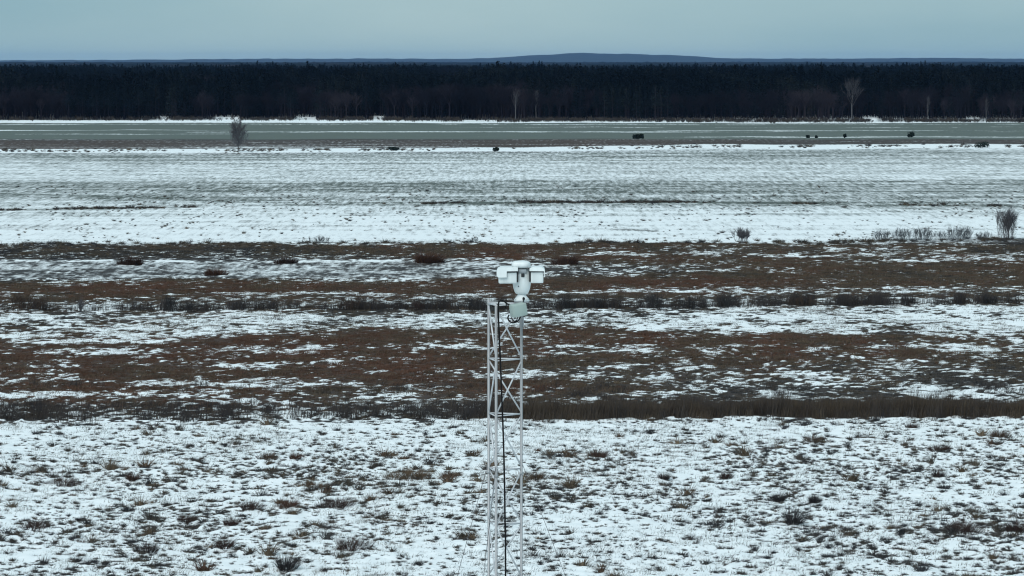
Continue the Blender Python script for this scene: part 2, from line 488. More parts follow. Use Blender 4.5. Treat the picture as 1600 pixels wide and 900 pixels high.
class MB:
    def __init__(self): self.v, self.f = [], []
    def tube(self, pts, rad, n=8, cap=True):
        pts = [Vector(p) for p in pts]
        if not isinstance(rad, (list, tuple)): rad = [rad] * len(pts)
        base = len(self.v)
        up = None
        for i, p in enumerate(pts):
            d = (pts[min(i + 1, len(pts) - 1)] - pts[max(i - 1, 0)]).normalized()
            if up is None:
                up = Vector((1, 0, 0)) if abs(d.z) > .8 else Vector((0, 0, 1))
            a = d.cross(up)
            if a.length < 1e-5: a = d.orthogonal()
            a.normalize(); b_ = a.cross(d).normalized(); up = b_
            for k in range(n):
                t = 2 * math.pi * k / n
                self.v.append(p + (a * math.cos(t) + b_ * math.sin(t)) * rad[i])
        for i in range(len(pts) - 1):
            for k in range(n):
                q = base + i * n
                self.f.append((q + k, q + (k + 1) % n, q + n + (k + 1) % n, q + n + k))
        if cap:
            self.f.append(tuple(base + k for k in reversed(range(n))))
            e = base + (len(pts) - 1) * n
            self.f.append(tuple(e + k for k in range(n)))
        return self
    def tri(self, a, b, c):
        i = len(self.v); self.v += [a, b, c]; self.f.append((i, i + 1, i + 2))
    def lathe(self, prof, n=28, cx=0, cy=0, sy=1.0):
        base = len(self.v)
        for r, z in prof:
            for k in range(n):
                t = 2 * math.pi * k / n
                self.v.append(Vector((cx + r * math.cos(t), cy + r * sy * math.sin(t), z)))
        for i in range(len(prof) - 1):
            for k in range(n):
                q = base + i * n
                self.f.append((q + k, q + (k + 1) % n, q + n + (k + 1) % n, q + n + k))
        self.f.append(tuple(base + k for k in reversed(range(n))))
        e = base + (len(prof) - 1) * n
        self.f.append(tuple(e + k for k in range(n)))
        return self
    def build(self, name, mat, parent=None, smooth_=True, loc=None):
        return add(name, mesh_from(name, self.v, self.f, mat, smooth_=smooth_), parent, loc)

def rounded_box(name, size, mat, parent, loc, bevel=.02, seg=3, rot=None):
    bm = bmesh.new()
    bmesh.ops.create_cube(bm, size=1)
    bmesh.ops.scale(bm, vec=size, verts=bm.verts)
    if bevel:
        bmesh.ops.bevel(bm, geom=bm.edges[:], offset=bevel, segments=seg, profile=.5, affect='EDGES')
    me = bpy.data.meshes.new(name)
    bm.to_mesh(me); bm.free()
    me.materials.append(mat)
    me.polygons.foreach_set('use_smooth', [True] * len(me.polygons))
    try:
        me.set_sharp_from_angle(angle=math.radians(35))
    except Exception:
        pass
    o = add(name, me, parent, loc)
    if rot: o.rotation_euler = rot
    return o

# ------------------------------------------------------------------ ground
def axis_rows():
    r = [-400, -150, -20, 40, 90, 130, 160, 180]
    y = 186.0
    while y < 300: r.append(y); y += .21
    while y < 560: r.append(y); y += .5
    while y < 1130: r.append(y); y += 2.2
    while y < 1750: r.append(y); y += 3.2
    while y < 42000: r.append(y); y *= 1.12
    r.append(42000)
    return np.array(r)

def build_ground():
    Y = axis_rows()
    u = np.concatenate([[-1.6, -.8, -.45, -.3, -.23], np.linspace(-.18, .18, 361), [.23, .3, .45, .8, 1.6]])
    ny, nx = len(Y), len(u)
    YY = np.repeat(Y[:, None], nx, 1)
    wid = np.maximum(Y, 160.0)
    XX = u[None, :] * wid[:, None]
    x, y = XX.ravel(), YY.ravel()
    t, s, r, px, py = snow_mask(x, y)
    near = smooth(370, 384, py)
    near = near * (1 - .85 * smooth(403, 408, py) * (1 - smooth(433, 438, py)) * (1 - smooth(650, 950, px)))
    fore = smooth(655, 662, py)
    t = 1 - (1 - t) * (1 - .42 * fore)
    strip = smooth(407, 411, py) * (1 - smooth(433, 438, py)) * (1 - smooth(650, 950, px))
    t = t * (1 - strip) + strip * (.16 + .42 * t)
    lump = (fbm(x / .55, y / .7, 21, 3) - .5) * .30 + (fbm(x / 5, y / 5, 23, 3) - .5) * .35
    z = lump * (y < 620) * smooth(150, 186, y) + (fbm(x / 30, y / 30, 29, 2) - .5) * .5 * (y >= 100)
    z = z - z.mean() * 0
    green = smooth(191.8, 193, py) * (1 - smooth(216.5, 218.5, py)) * .95 + smooth(236, 239, effective_row(px, py)) * (1 - smooth(330, 376, py)) * .75
    green = np.clip(green, 0, 1)
    gs = smooth(191.8, 193, py) * (1 - smooth(216.5, 218.5, py))
    t = np.where((gs > .3) & (t < .35), t * .3 - .12, t)
    v = np.stack([x, y, z], 1)
    me = bpy.data.meshes.new('ground')
    idx = np.arange(ny * nx).reshape(ny, nx)
    q = np.stack([idx[:-1, :-1], idx[:-1, 1:], idx[1:, 1:], idx[1:, :-1]], -1).reshape(-1, 4)
    me.vertices.add(len(v)); me.vertices.foreach_set('co', v.ravel())
    me.loops.add(q.size); me.loops.foreach_set('vertex_index', q.ravel().astype(np.int32))
    me.polygons.add(len(q)); me.polygons.foreach_set('loop_start', np.arange(0, q.size, 4, dtype=np.int32))
    me.polygons.foreach_set('use_smooth', np.ones(len(q), dtype=bool))
    me.update(); me.validate()
    for nm, val in (('snow', t), ('rust', r), ('green', green), ('near', near)):
        a = me.attributes.new(nm, 'FLOAT', 'POINT')
        a.data.foreach_set('value', np.ascontiguousarray(val, dtype=np.float32))
    me.materials.append(M['ground'])
    o = add('ground', me)
    tag(o, 'snow dusted meadow and stubble plain with bands of dead grass', 'ground', kind='structure')
    return o
ground = build_ground()

def ground_z(x, y):
    x, y = np.asarray(x, float), np.asarray(y, float)
    lump = (fbm(x / .55, y / .7, 21, 3) - .5) * .30 + (fbm(x / 5, y / 5, 23, 3) - .5) * .35
    return lump * (y < 620) * smooth(150, 186, y) + (fbm(x / 30, y / 30, 29, 2) - .5) * .5

def gz(p):
    return float(ground_z(np.array([p[0]]), np.array([p[1]]))[0])

# ------------------------------------------------------------------ distant hills and the canopy that runs back to them
def build_hills():
    Yd = 36000.0
    xs = np.linspace(-10500, 10500, 420)
    px = 800 + xs / Yd * FPX
    top = np.interp(px, [-900, -300, 0, 150, 300, 440, 560, 700, 760, 810, 860, 905, 935, 985, 1040, 1090, 1130, 1200, 1330, 1500, 1560, 1650, 2400],
                    [95, 94.6, 94.6, 94.4, 93.2, 92.2, 92, 92.6, 91.4, 88.5, 85.8, 83.3, 84.6, 84.8, 86.6, 88.6, 91.2, 92.3, 91.8, 91.0, 92.4, 92.6, 94])
    top = top + (fbm(px / 16.0, px * 0, 77, 4) - .5) * 1.9 - .5
    zt = CAM_H + (97 - top) / FPX * Yd
    verts, faces = [], []
    prof = [(0, 0.0), (900, .55), (1800, .85), (2600, 1.0), (3800, .8), (6000, .2), (7000, 0.0)]
    for i, x in enumerate(xs):
        for j, (dy, k) in enumerate(prof):
            yy = Yd - 2600 + dy
            verts.append((x * yy / Yd, yy, -1 + (zt[i] + 1) * k))
    npf = len(prof)
    for i in range(len(xs) - 1):
        for j in range(npf - 1):
            a = i * npf + j
            faces.append((a, a + npf, a + npf + 1, a + 1))
    m, n, b = new_mat('wooded_hill')
    tc = n.nodes.new('ShaderNodeTexCoord')
    n.links.new(ramp(n, noise_node(n, .006, 5, .6, tc.outputs['Object']), [(.3, (.012, .020, .022)), (.7, (.030, .040, .042))]), b.inputs['Base Color'])
    o = add('distant_hills', mesh_from('distant_hills', verts, faces, m, smooth_=True))
    tag(o, 'low wooded hills fading blue along the horizon', 'hills', kind='structure')

def build_far_canopy():
    ys = [5000]
    while ys[-1] < 22000: ys.append(ys[-1] * 1.0045 + 4)
    ys = np.array(ys)
    u = np.linspace(-.22, .22, 420)
    YY = np.repeat(ys[:, None], len(u), 1); XX = u[None] * YY
    x, y = XX.ravel(), YY.ravel()
    z = 15.0 + (fbm(x / 45, y / 45, 51, 3) - .5) * 12 + (fbm(x / 12, y / 12, 57, 2) - .5) * 8 + np.interp(y, [5000, 9000, 16000, 22000], [0, 2.0, 7.0, 9.0]) + (fbm(x / 700, y / 2500, 61, 3) - .5) * 11
    nx, ny = len(u), len(ys)
    idx = np.arange(nx * ny).reshape(ny, nx)
    q = np.stack([idx[:-1, :-1], idx[:-1, 1:], idx[1:, 1:], idx[1:, :-1]], -1).reshape(-1, 4)
    me = bpy.data.meshes.new('distant_forest')
    v = np.stack([x, y, z], 1)
    me.vertices.add(len(v)); me.vertices.foreach_set('co', v.ravel())
    me.loops.add(q.size); me.loops.foreach_set('vertex_index', q.ravel().astype(np.int32))
    me.polygons.add(len(q)); me.polygons.foreach_set('loop_start', np.arange(0, q.size, 4, dtype=np.int32))
    me.update(); me.validate()
    m, n, b = new_mat('far_canopy')
    tc = n.nodes.new('ShaderNodeTexCoord')
    mp = n.nodes.new('ShaderNodeMapping'); mp.inputs['Scale'].default_value = (1, .35, .1)
    n.links.new(tc.outputs['Object'], mp.inputs[0])
    c = ramp(n, noise_node(n, .0045, 6, .65, mp.outputs[0]), [(.38, (.004, .009, .013)), (.55, (.008, .012, .016)), (.68, (.034, .030, .036))])
    n.links.new(c, b.inputs['Base Color']); b.inputs['Specular IOR Level'].default_value = .03; b.inputs['Roughness'].default_value = 1
    me.materials.append(m)
    o = add('distant_forest', me)
    tag(o, 'dark forest canopy running back to the blue hills', 'forest', kind='stuff')
build_hills()
build_far_canopy()

# ------------------------------------------------------------------ scatter by geometry nodes (uncountable growth only)
def scatter(name, P, S, R, K, T, protos, label, cat):
    me = bpy.data.meshes.new(name)
    n = len(P)
    me.vertices.add(n); me.vertices.foreach_set('co', np.ascontiguousarray(P, np.float32).ravel())
    for nm, typ, fld, val in (('sc', 'FLOAT_VECTOR', 'vector', S), ('rot', 'FLOAT_VECTOR', 'vector', R), ('pk', 'INT', 'value', K), ('tint', 'FLOAT', 'value', T)):
        a = me.attributes.new(nm, typ, 'POINT')
        a.data.foreach_set(fld, np.ascontiguousarray(val, np.int32 if typ == 'INT' else np.float32).ravel())
    me.update()
    o = add(name, me)
    g = bpy.data.node_groups.new(name + '_nodes', 'GeometryNodeTree')
    g.interface.new_socket('Geometry', in_out='INPUT', socket_type='NodeSocketGeometry')
    g.interface.new_socket('Geometry', in_out='OUTPUT', socket_type='NodeSocketGeometry')
    gi, go = g.nodes.new('NodeGroupInput'), g.nodes.new('NodeGroupOutput')
    def na(nm, typ):
        a = g.nodes.new('GeometryNodeInputNamedAttribute'); a.data_type = typ
        a.inputs['Name'].default_value = nm
        return next(s_ for s_ in a.outputs if s_.enabled and s_.name == 'Attribute')
    sc_, rt_, pk_ = na('sc', 'FLOAT_VECTOR'), na('rot', 'FLOAT_VECTOR'), na('pk', 'INT')
    jn = g.nodes.new('GeometryNodeJoinGeometry')
    for k, po in enumerate(protos):
        oi = g.nodes.new('GeometryNodeObjectInfo'); oi.inputs['Object'].default_value = po
        oi.inputs['As Instance'].default_value = True
        cmp_ = g.nodes.new('FunctionNodeCompare'); cmp_.data_type = 'INT'; cmp_.operation = 'EQUAL'
        ins = [s_ for s_ in cmp_.inputs if s_.enabled and s_.type == 'INT']
        g.links.new(pk_, ins[0]); ins[1].default_value = k
        ip = g.nodes.new('GeometryNodeInstanceOnPoints')
        g.links.new(gi.outputs[0], ip.inputs['Points'])
        g.links.new(next(s_ for s_ in cmp_.outputs if s_.enabled), ip.inputs['Selection'])
        g.links.new(oi.outputs['Geometry'], ip.inputs['Instance'])
        g.links.new(rt_, ip.inputs['Rotation']); g.links.new(sc_, ip.inputs['Scale'])
        g.links.new(ip.outputs[0], jn.inputs[0])
    g.links.new(jn.outputs[0], go.inputs[0])
    md = o.modifiers.new('scatter', 'NODES'); md.node_group = g
    tag(o, label, cat, kind='stuff')
    return o

def proto(name, me):
    return bpy.data.objects.new(name, me)      # never linked: only a source for the scatter

rng = np.random.default_rng(7)
rnd = random.Random(11)

def R_(a, b): return rnd.uniform(a, b)

# ---- prototypes
def blade(mb, p, d, L, w, droop, seg=3):
    """a flat tapering blade, 2*seg-1 triangles"""
    d = d.normalized()
    side = d.cross(Vector((0, 0, 1)))
    if side.length < 1e-4: side = Vector((1, 0, 0))
    side.normalize()
    side = (Matrix.Rotation(R_(-1.2, 1.2), 3, d) @ side)
    base = len(mb.v)
    for i in range(seg + 1):
        t = i / seg
        q = p + d * (L * t) + Vector((0, 0, -droop * L * t * t)) + Vector((.10 * L * t * t, 0, 0))
        ww = w * (1 - t) * .5
        if i < seg:
            mb.v += [q - side * ww, q + side * ww]
        else:
            mb.v.append(q)
    for i in range(seg - 1):
        a = base + 2 * i
        mb.f.append((a, a + 1, a + 3, a + 2))
    a = base + 2 * (seg - 1)
    mb.f.append((a, a + 1, a + 2))

def tussock_mesh(name, n, rad, h, w, droop, mat, mound=True):
    mb = MB()
    if mound:
        k = 9
        ring = [Vector((rad * .8 * math.cos(6.283 * i / k) * R_(.75, 1.2), rad * .8 * math.sin(6.283 * i / k) * R_(.75, 1.2), -.06)) for i in range(k)]
        top = Vector((R_(-.04, .04), R_(-.04, .04), h * .42))
        for i in range(k):
            mb.tri(ring[i], ring[(i + 1) % k], top)
    for i in range(n):
        a = R_(0, 6.283); r = rad * .75 * math.sqrt(R_(0, 1))
        p = Vector((r * math.cos(a), r * math.sin(a), -.02 + h * .30 * (1 - r / rad)))
        tilt = R_(.15, 1.15)
        d = Vector((math.cos(a) * math.sin(tilt), math.sin(a) * math.sin(tilt), math.cos(tilt)))
        blade(mb, p, d, h * R_(.6, 1.25), w * R_(.7, 1.4), droop * R_(.4, 1.2))
    return mesh_from(name, mb.v, mb.f, mat)

tuss = [proto('tussock_source', tussock_mesh('tussock_source', 70, .26, .27, .020, .45, M['grass'])) for _ in range(4)]
tuss += [proto('tall_tussock_source', tussock_mesh('tall_tussock_source', 80, .30, .48, .018, .25, M['grass'])) for _ in range(3)]

def sward_mesh(name, n, rad, h, w):
    """a loose patch of upright dead grass"""
    mb = MB()
    for i in range(n):
        a = R_(0, 6.283); r = rad * math.sqrt(R_(0, 1))
        p = Vector((r * math.cos(a), r * math.sin(a), -.03))
        d = Vector((R_(-.25, .55), R_(-.4, .4), 1))
        blade(mb, p, d, h * R_(.45, 1.2), w * R_(.7, 1.5), R_(.05, .5), 2)
    return mesh_from(name, mb.v, mb.f, M['grass'])
sward = [proto('sward_source', sward_mesh('sward_source', 95, .62, .34, .026)) for _ in range(4)]

def wisp_mesh(name, n, rad, h, w):
    mb = MB()
    for i in range(n):
        a = R_(0, 6.283); r = rad * math.sqrt(R_(0, 1))
        d = Vector((R_(-.3, .8), R_(-.5, .5), 1))
        blade(mb, Vector((r * math.cos(a), r * math.sin(a), -.02)), d, h * R_(.4, 1.2), w * R_(.7, 1.4), R_(.1, .6), 2)
    return mesh_from(name, mb.v, mb.f, M['grass'])
wisps = [proto('wisp_source', wisp_mesh('wisp_source', 22, .42, .26, .014)) for _ in range(4)]

def reed_mesh(name, n, rad, h, w):
    mb = MB()
    for i in range(n):
        a = R_(0, 6.283); r = rad * math.sqrt(R_(0, 1))
        p = Vector((r * math.cos(a), r * math.sin(a), -.05))
        d = Vector((R_(-.09, .13), R_(-.1, .1), 1))
        blade(mb, p, d, h * R_(.5, 1.15), w * R_(.8, 1.5), 0, 2)
        if rnd.random() < .5:
            q = p + d * h * R_(.3, .6)
            blade(mb, q, Vector((R_(-.8, .8), R_(-.8, .8), .8)), h * R_(.15, .3), w, .3, 2)
    return mesh_from(name, mb.v, mb.f, M['reed'])
reeds = [proto('reed_source', reed_mesh('reed_source', 22, .5, 1.25, .026)) for _ in range(4)]

# ---- forest prototypes
def leafquad(mb, c, s):
    a = Vector((R_(-1, 1), R_(-1, 1), R_(-.6, .6))).normalized()
    b = a.cross(Vector((R_(-1, 1), R_(-1, 1), R_(-1, 1)))).normalized()
    i = len(mb.v)
    mb.v += [c + a * s, c + b * s * .7, c - a * s * R_(.6, 1), c - b * s * .7]
    mb.f.append((i, i + 1, i + 2, i + 3))

def pine_mesh(H):
    wood, leaf = MB(), MB()
    wood.tube([(0, 0, -1), (R_(-.1, .1), R_(-.1, .1), H * .5), (R_(-.3, .3), R_(-.3, .3), H * .95)], [.22, .15, .04], 5, False)
    z0 = H * R_(.38, .5)
    for c in range(22):
        t = (c + R_(0, 1)) / 22
        z = z0 + (H - z0) * t
        w = H * .13 * (1 - t ** 1.6) * R_(.6, 1.2) + .3
        a = R_(0, 6.283)
        cen = Vector((math.cos(a) * w * .7, math.sin(a) * w * .7, z))
        wood.tube([(0, 0, z - .6), tuple(cen)], [.06, .02], 3, False)
        for k in range(15):
            leafquad(leaf, cen + Vector((R_(-1, 1), R_(-1, 1), R_(-.5, .6))) * w * .55, R_(.22, .48))
    for k in range(14):
        leafquad(leaf, Vector((R_(-.5, .5), R_(-.5, .5), H - R_(0, 1.6))), .35)
    v = wood.v + leaf.v
    o = len(wood.v)
    f = wood.f + [tuple(i + o for i in q) for q in leaf.f]
    return mesh_from('pine_source', v, f, [M['bark'], M['needle']], [0] * len(wood.f) + [1] * len(leaf.f))

def spruce_mesh(H):
    wood, leaf = MB(), MB()
    wood.tube([(0, 0, -1), (0, 0, H * .95)], [.22, .03], 5, False)
    for c in range(26):
        t = (c + R_(0, 1)) / 26
        z = H * (.12 + .88 * t)
        w = H * .17 * (1 - t) + .2
        for k in range(13):
            a = R_(0, 6.283); r = w * math.sqrt(R_(.1, 1))
            leafquad(leaf, Vector((math.cos(a) * r, math.sin(a) * r, z - r * .45 + R_(-.3, .3))), R_(.25, .5))
    v = wood.v + leaf.v; o = len(wood.v)
    f = wood.f + [tuple(i + o for i in q) for q in leaf.f]
    return mesh_from('spruce_source', v, f, [M['bark'], M['needle']], [0] * len(wood.f) + [1] * len(leaf.f))

def grow(mb_wood, mb_twig, p, d, L, r, depth, spread, twig_w, twig_l, seg=3, up=.15, gen=0):
    """a limb that forks until it ends in twigs"""
    pts, rad = [p], [r]
    dd = d.normalized()
    for i in range(seg):
        dd = (dd + Vector((R_(-.16, .16), R_(-.16, .16), R_(-.06, .16) + up * .3))).normalized()
        pts.append(pts[-1] + dd * L / seg)
        rad.append(r * (1 - .55 * (i + 1) / seg))
    mb_wood.tube(pts, rad, 5 if r > .05 else 3, False)
    if depth <= 0:
        for k in range(7):
            q = pts[0].lerp(pts[-1], R_(.1, 1))
            blade(mb_twig, q, dd + Vector((R_(-.9, .9), R_(-.9, .9), R_(-.3, .8))), twig_l * R_(.5, 1.2), twig_w, 0, 1)
        return
    nb = rnd.choice((3, 4, 4, 5))
    for k in range(nb):
        t = R_(.35, 1.0) if gen == 0 else R_(.25, 1.0)
        i = min(int(t * seg), seg - 1)
        q = pts[i].lerp(pts[i + 1], t * seg - i)
        a = R_(0, 6.283)
        o1 = dd.orthogonal().normalized(); o2 = dd.cross(o1)
        nd = dd + (o1 * math.cos(a) + o2 * math.sin(a)) * spread * R_(.6, 1.2) + Vector((0, 0, up))
        grow(mb_wood, mb_twig, q, nd, L * R_(.55, .78), r * .5 * R_(.8, 1.1), depth - 1, spread, twig_w, twig_l, seg, up, gen + 1)

def bare_mesh(H, spread=.5):
    w, t = MB(), MB()
    top = H * .42
    w.tube([(0, 0, -1), (R_(-.2, .2), R_(-.2, .2), top)], [.2, .15], 5, False)
    for k in range(5):
        a = k * 1.257 + R_(-.4, .4)
        grow(w, t, Vector((0, 0, top * R_(.65, 1.0))), Vector((math.cos(a) * spread, math.sin(a) * spread, 1)), H * .27, .09, 2, .6, .075, 1.7, 2)
    v = w.v + t.v; o = len(w.v)
    f = w.f + [tuple(i + o for i in q) for q in t.f]
    return mesh_from('bare_tree_source', v, f, M['bark'])

forest_protos = [proto('pine_source', pine_mesh(19)) for _ in range(4)] + [proto('spruce_source', spruce_mesh(19)) for _ in range(3)] + [proto('bare_tree_source', bare_mesh(17)) for _ in range(4)]

def scrub_mesh(H):
    w, t = MB(), MB()
    for k in range(6):
        a = R_(0, 6.283)
        grow(w, t, Vector((R_(-.3, .3), R_(-.3, .3), -.1)), Vector((math.cos(a) * .45, math.sin(a) * .45, 1)), H * .5, .03, 1, .6, .03, H * .35, 2)
    v = w.v + t.v; o = len(w.v)
    return mesh_from('scrub_source', v, w.f + [tuple(i + o for i in q) for q in t.f], M['reed'])
scrubs = [proto('scrub_source', scrub_mesh(1.6)) for _ in range(3)]

# ------------------------------------------------------------------ forest

def grid_points(y0, y1, step, half_u, pad):
    ys = np.arange(y0, y1, step)
    out = []
    for y in ys:
        w = half_u * y + pad
        x = np.arange(-w, w, step)
        out.append(np.stack([x + rng.uniform(-.48, .48, len(x)) * step, np.full(len(x), y) + rng.uniform(-.48, .48, len(x)) * step], 1))
    return np.concatenate(out)

def build_forest():
    P = np.concatenate([grid_points(1660, 2500, 4.6, .17, 30), grid_points(2500, 5100, 8.5, .17, 40)])
    x, y = P.T
    px, py = to_px(x, y)
    edge = np.interp(px, [-100, 0, 200, 300, 500, 640, 800, 1060, 1200, 1400, 1700], [188.2, 188.2, 187.5, 187.0, 187.2, 188.0, 188.8, 189.5, 189.5, 189.8, 190])
    edge = edge + (fbm(x / 25, y / 900, 71, 3) - .5) * 3.2
    keep = py < edge
    for a, b, top in CLEARINGS:
        keep &= ~((px > a + rng.normal(0, 1.5, len(px))) & (px < b + rng.normal(0, 1.5, len(px))) & (py > top))
    # open birch and alder wood along the right part of the edge
    open_ = smooth(1020, 1100, px) * smooth(184, 187, py) * .72 + smooth(500, 640, px) * (1 - smooth(800, 900, px)) * smooth(185.5, 187.5, py) * .4
    keep &= rng.uniform(0, 1, len(px)) > open_
    P, x, y, px, py = P[keep], x[keep], y[keep], px[keep], py[keep]
    n = len(P)
    mixn = fbm(x / 60, y / 260, 81, 3) + (fbm(x / 14, y / 14, 83, 2) - .5) * .35
    bare = mixn > np.where(py > 160, .50, .58)
    bare |= (open_[keep] > .2) & (rng.uniform(0, 1, n) < .8)
    k = np.where(bare, 7 + rng.integers(0, 4, n), np.where(rng.uniform(0, 1, n) < .62, rng.integers(0, 4, n), 4 + rng.integers(0, 3, n)))
    h = (.66 + .60 * fbm(x / 55, y / 140, 91, 4) + .34 * (fbm(x / 17, y / 60, 93, 2) - .5) + rng.normal(0, .10, n)) * np.where(bare, .98, 1.0)
    h *= np.interp(y, [1650, 1720, 2500, 5100], [.80, .98, 1.02, 1.06])
    S = np.stack([h * rng.uniform(.9, 1.25, n), h * rng.uniform(.9, 1.25, n), h], 1)
    Rr = np.stack([np.zeros(n), np.zeros(n), rng.uniform(0, 6.283, n)], 1)
    t = np.clip(.45 + (fbm(x / 30, y / 200, 95, 2) - .5) * 1.2 + rng.normal(0, .16, n), 0, 1)
    pts = np.column_stack([P, ground_z(x, y)])
    scatter('forest', pts, S, Rr, k, t, forest_protos, 'dark mixed pine and bare broadleaf forest closing off the fields', 'forest')
    # brush along the wood edge
    m = 2400
    bx = rng.uniform(-330, 330, m); 
    bpx, _ = to_px(bx, np.full(m, 1690.0))
    be = np.interp(bpx, [-100, 0, 200, 300, 500, 640, 800, 1060, 1600], [187.6, 187.6, 187.2, 187.6, 187.8, 188.8, 189.3, 190.0, 190.2]) + rng.normal(0, .8, m)
    by = 28.0 * FPX / (be - 97)
    keep = np.ones(m, bool)
    for a, b, top in CLEARINGS:
        keep &= ~((bpx > a) & (bpx < b) & (rng.uniform(0, 1, m) < .8))
    keep &= rng.uniform(0, 1, m) < np.interp(bpx, [0, 240, 300, 560, 1000, 1600], [.25, .3, .6, .7, 1, 1])
    bx, by = bx[keep], by[keep]; m = len(bx)
    s = rng.uniform(.5, 1.7, m)
    scatter('edge_brush', np.column_stack([bx, by, ground_z(bx, by)]), np.stack([s * 1.5, s * 1.5, s], 1), np.stack([np.zeros(m), np.zeros(m), rng.uniform(0, 6.283, m)], 1),
            rng.integers(0, 3, m), rng.uniform(0, .4, m), scrubs, 'dark brush growing in the snow along the forest edge', 'brush')
build_forest()

# ------------------------------------------------------------------ dead grass over the meadow
def build_grass():
    # near meadow
    A = []
    n = 26000
    y = np.sqrt(rng.uniform(180.0 ** 2, 292.0 ** 2, n)); u = rng.uniform(-.172, .172, n); x = u * y
    t, s, r, px, py = snow_mask(x, y)
    er = effective_row(px, py)
    dens = np.clip((1 - t) * 1.0 + .10, 0, 1) * np.clip((1 - s) * 2.4, .12, 1)
    k = (rng.uniform(0, 1, n) < dens) & (er > 656.5)
    x, y, r, s, px, py, t = x[k], y[k], r[k], s[k], px[k], py[k], t[k]
    n = len(x)
    big = fbm(x / 2.2, y / 3.5, 33, 3)
    tall = (big > .62) & (rng.uniform(0, 1, n) < .5)
    kind = np.where(tall, 4 + rng.integers(0, 3, n), rng.integers(0, 4, n))
    sc = rng.lognormal(-.28, .38, n) * (1 + .5 * (big > .66))
    sc = np.clip(sc, .3, 2.0)
    tint = np.clip(r * .6 + rng.normal(0, .12, n) + .35 * (big > .66), 0, 1)
    A.append((x, y, sc, sc * rng.uniform(.75, 1.15, n), kind, tint))
    n = 210000
    y = np.sqrt(rng.uniform(180.0 ** 2, 292.0 ** 2, n)); u = rng.uniform(-.172, .172, n); x = u * y
    t, s, r, px, py = snow_mask(x, y)
    er = effective_row(px, py)
    patch = smooth(.42, .60, fbm(x / 6.0, y / 14.0, 35, 3))
    drift = smooth(.40, .58, fbm(x / 11.0, y / 22.0, 36, 3))
    k = (rng.uniform(0, 1, n) < np.clip((1 - t) * .55 + .06 + .26 * patch, 0, 1) * np.clip((1 - s) * 3.2, .3, 1) * (.55 + .52 * drift)) & (er > 656.5)
    x, y, r = x[k], y[k], r[k]; n = len(x)
    sc = np.clip(rng.lognormal(-1.08, .48, n), .15, 1.3)
    A.append((x, y, sc * 1.15, sc * rng.uniform(.8, 1.6, n), np.where(rng.uniform(0, 1, n) < .15, 4 + rng.integers(0, 3, n), rng.integers(0, 4, n)), np.clip(r * .5 + rng.normal(0, .12, n), 0, 1)))
    # rough meadow between the two drains and beyond
    n = 150000
    y = np.sqrt(rng.uniform(276.0 ** 2, 548.0 ** 2, n)); u = rng.uniform(-.165, .165, n); x = u * y
    t, s, r, px, py = snow_mask(x, y)
    er = effective_row(px, py)
    bare_ = smooth(403, 408, er) * (1 - smooth(433, 438, er)) * (1 - smooth(650, 950, px))
    k = (rng.uniform(0, 1, n) < np.clip((1 - t) ** 1.2 * .92 + .02, 0, 1) * (1 - .93 * bare_)) & (er < 652) & (er > 380.5)
    x, y, r, s, px, py, t, er = x[k], y[k], r[k], s[k], px[k], py[k], t[k], er[k]
    n = len(x)
    short = smooth(396, 404, er) * (1 - smooth(434, 440, er)) * (r < .3)
    isw = rng.uniform(0, 1, n) < .6
    kind = np.where(isw, 7 + rng.integers(0, 4, n), rng.integers(0, 4, n))
    sc = np.clip(rng.lognormal(-.1, .3, n), .4, 1.8)
    hz = sc * (1 - .55 * short) * rng.uniform(.5, 1.05, n) * np.where(s > .28, .62, 1.0)
    tint = np.clip(r + rng.normal(0, .18, n) + (fbm(x / 5, y / 20, 37, 3) - .5) * .8, 0, 1)
    A.append((x, y, sc, hz, kind, tint))
    # single bent stalks nearly everywhere, thinning only on the drifts
    n = 150000
    y = np.sqrt(rng.uniform(180.0 ** 2, 540.0 ** 2, n)); x = rng.uniform(-.168, .168, n) * y
    t, s, r, px, py = snow_mask(x, y)
    er = effective_row(px, py)
    veil = smooth(.36, .62, fbm(x / 4.0, y / 12.0, 39, 3))
    k = (rng.uniform(0, 1, n) < .18 + .75 * veil) & ((er > 656) | ((er < 650) & (er > 384))) & ~((er > 405) & (er < 435) & (px < 800))
    x, y, r = x[k], y[k], r[k]; n = len(x)
    sc = np.clip(rng.lognormal(-.05, .35, n), .4, 1.9)
    A.append((x, y, sc, sc * rng.uniform(.7, 1.2, n), 11 + rng.integers(0, 4, n), np.clip(r * .8 + .1 + rng.normal(0, .12, n), 0, 1)))
    x, y, sw, hz, kind, tint = [np.concatenate(c) for c in zip(*A)]
    n = len(x)
    scatter('dead_grass', np.column_stack([x, y, ground_z(x, y) - .02]), np.stack([sw, sw, hz], 1),
            np.stack([np.zeros(n), np.zeros(n), rng.uniform(-.6, .6, n) + np.where(kind < 7, rng.uniform(0, 6.283, n), 0)], 1), kind, tint, tuss + sward + wisps,
            'dead grass and small tussocks poking through the thin snow', 'grass')
    print('grass', n)

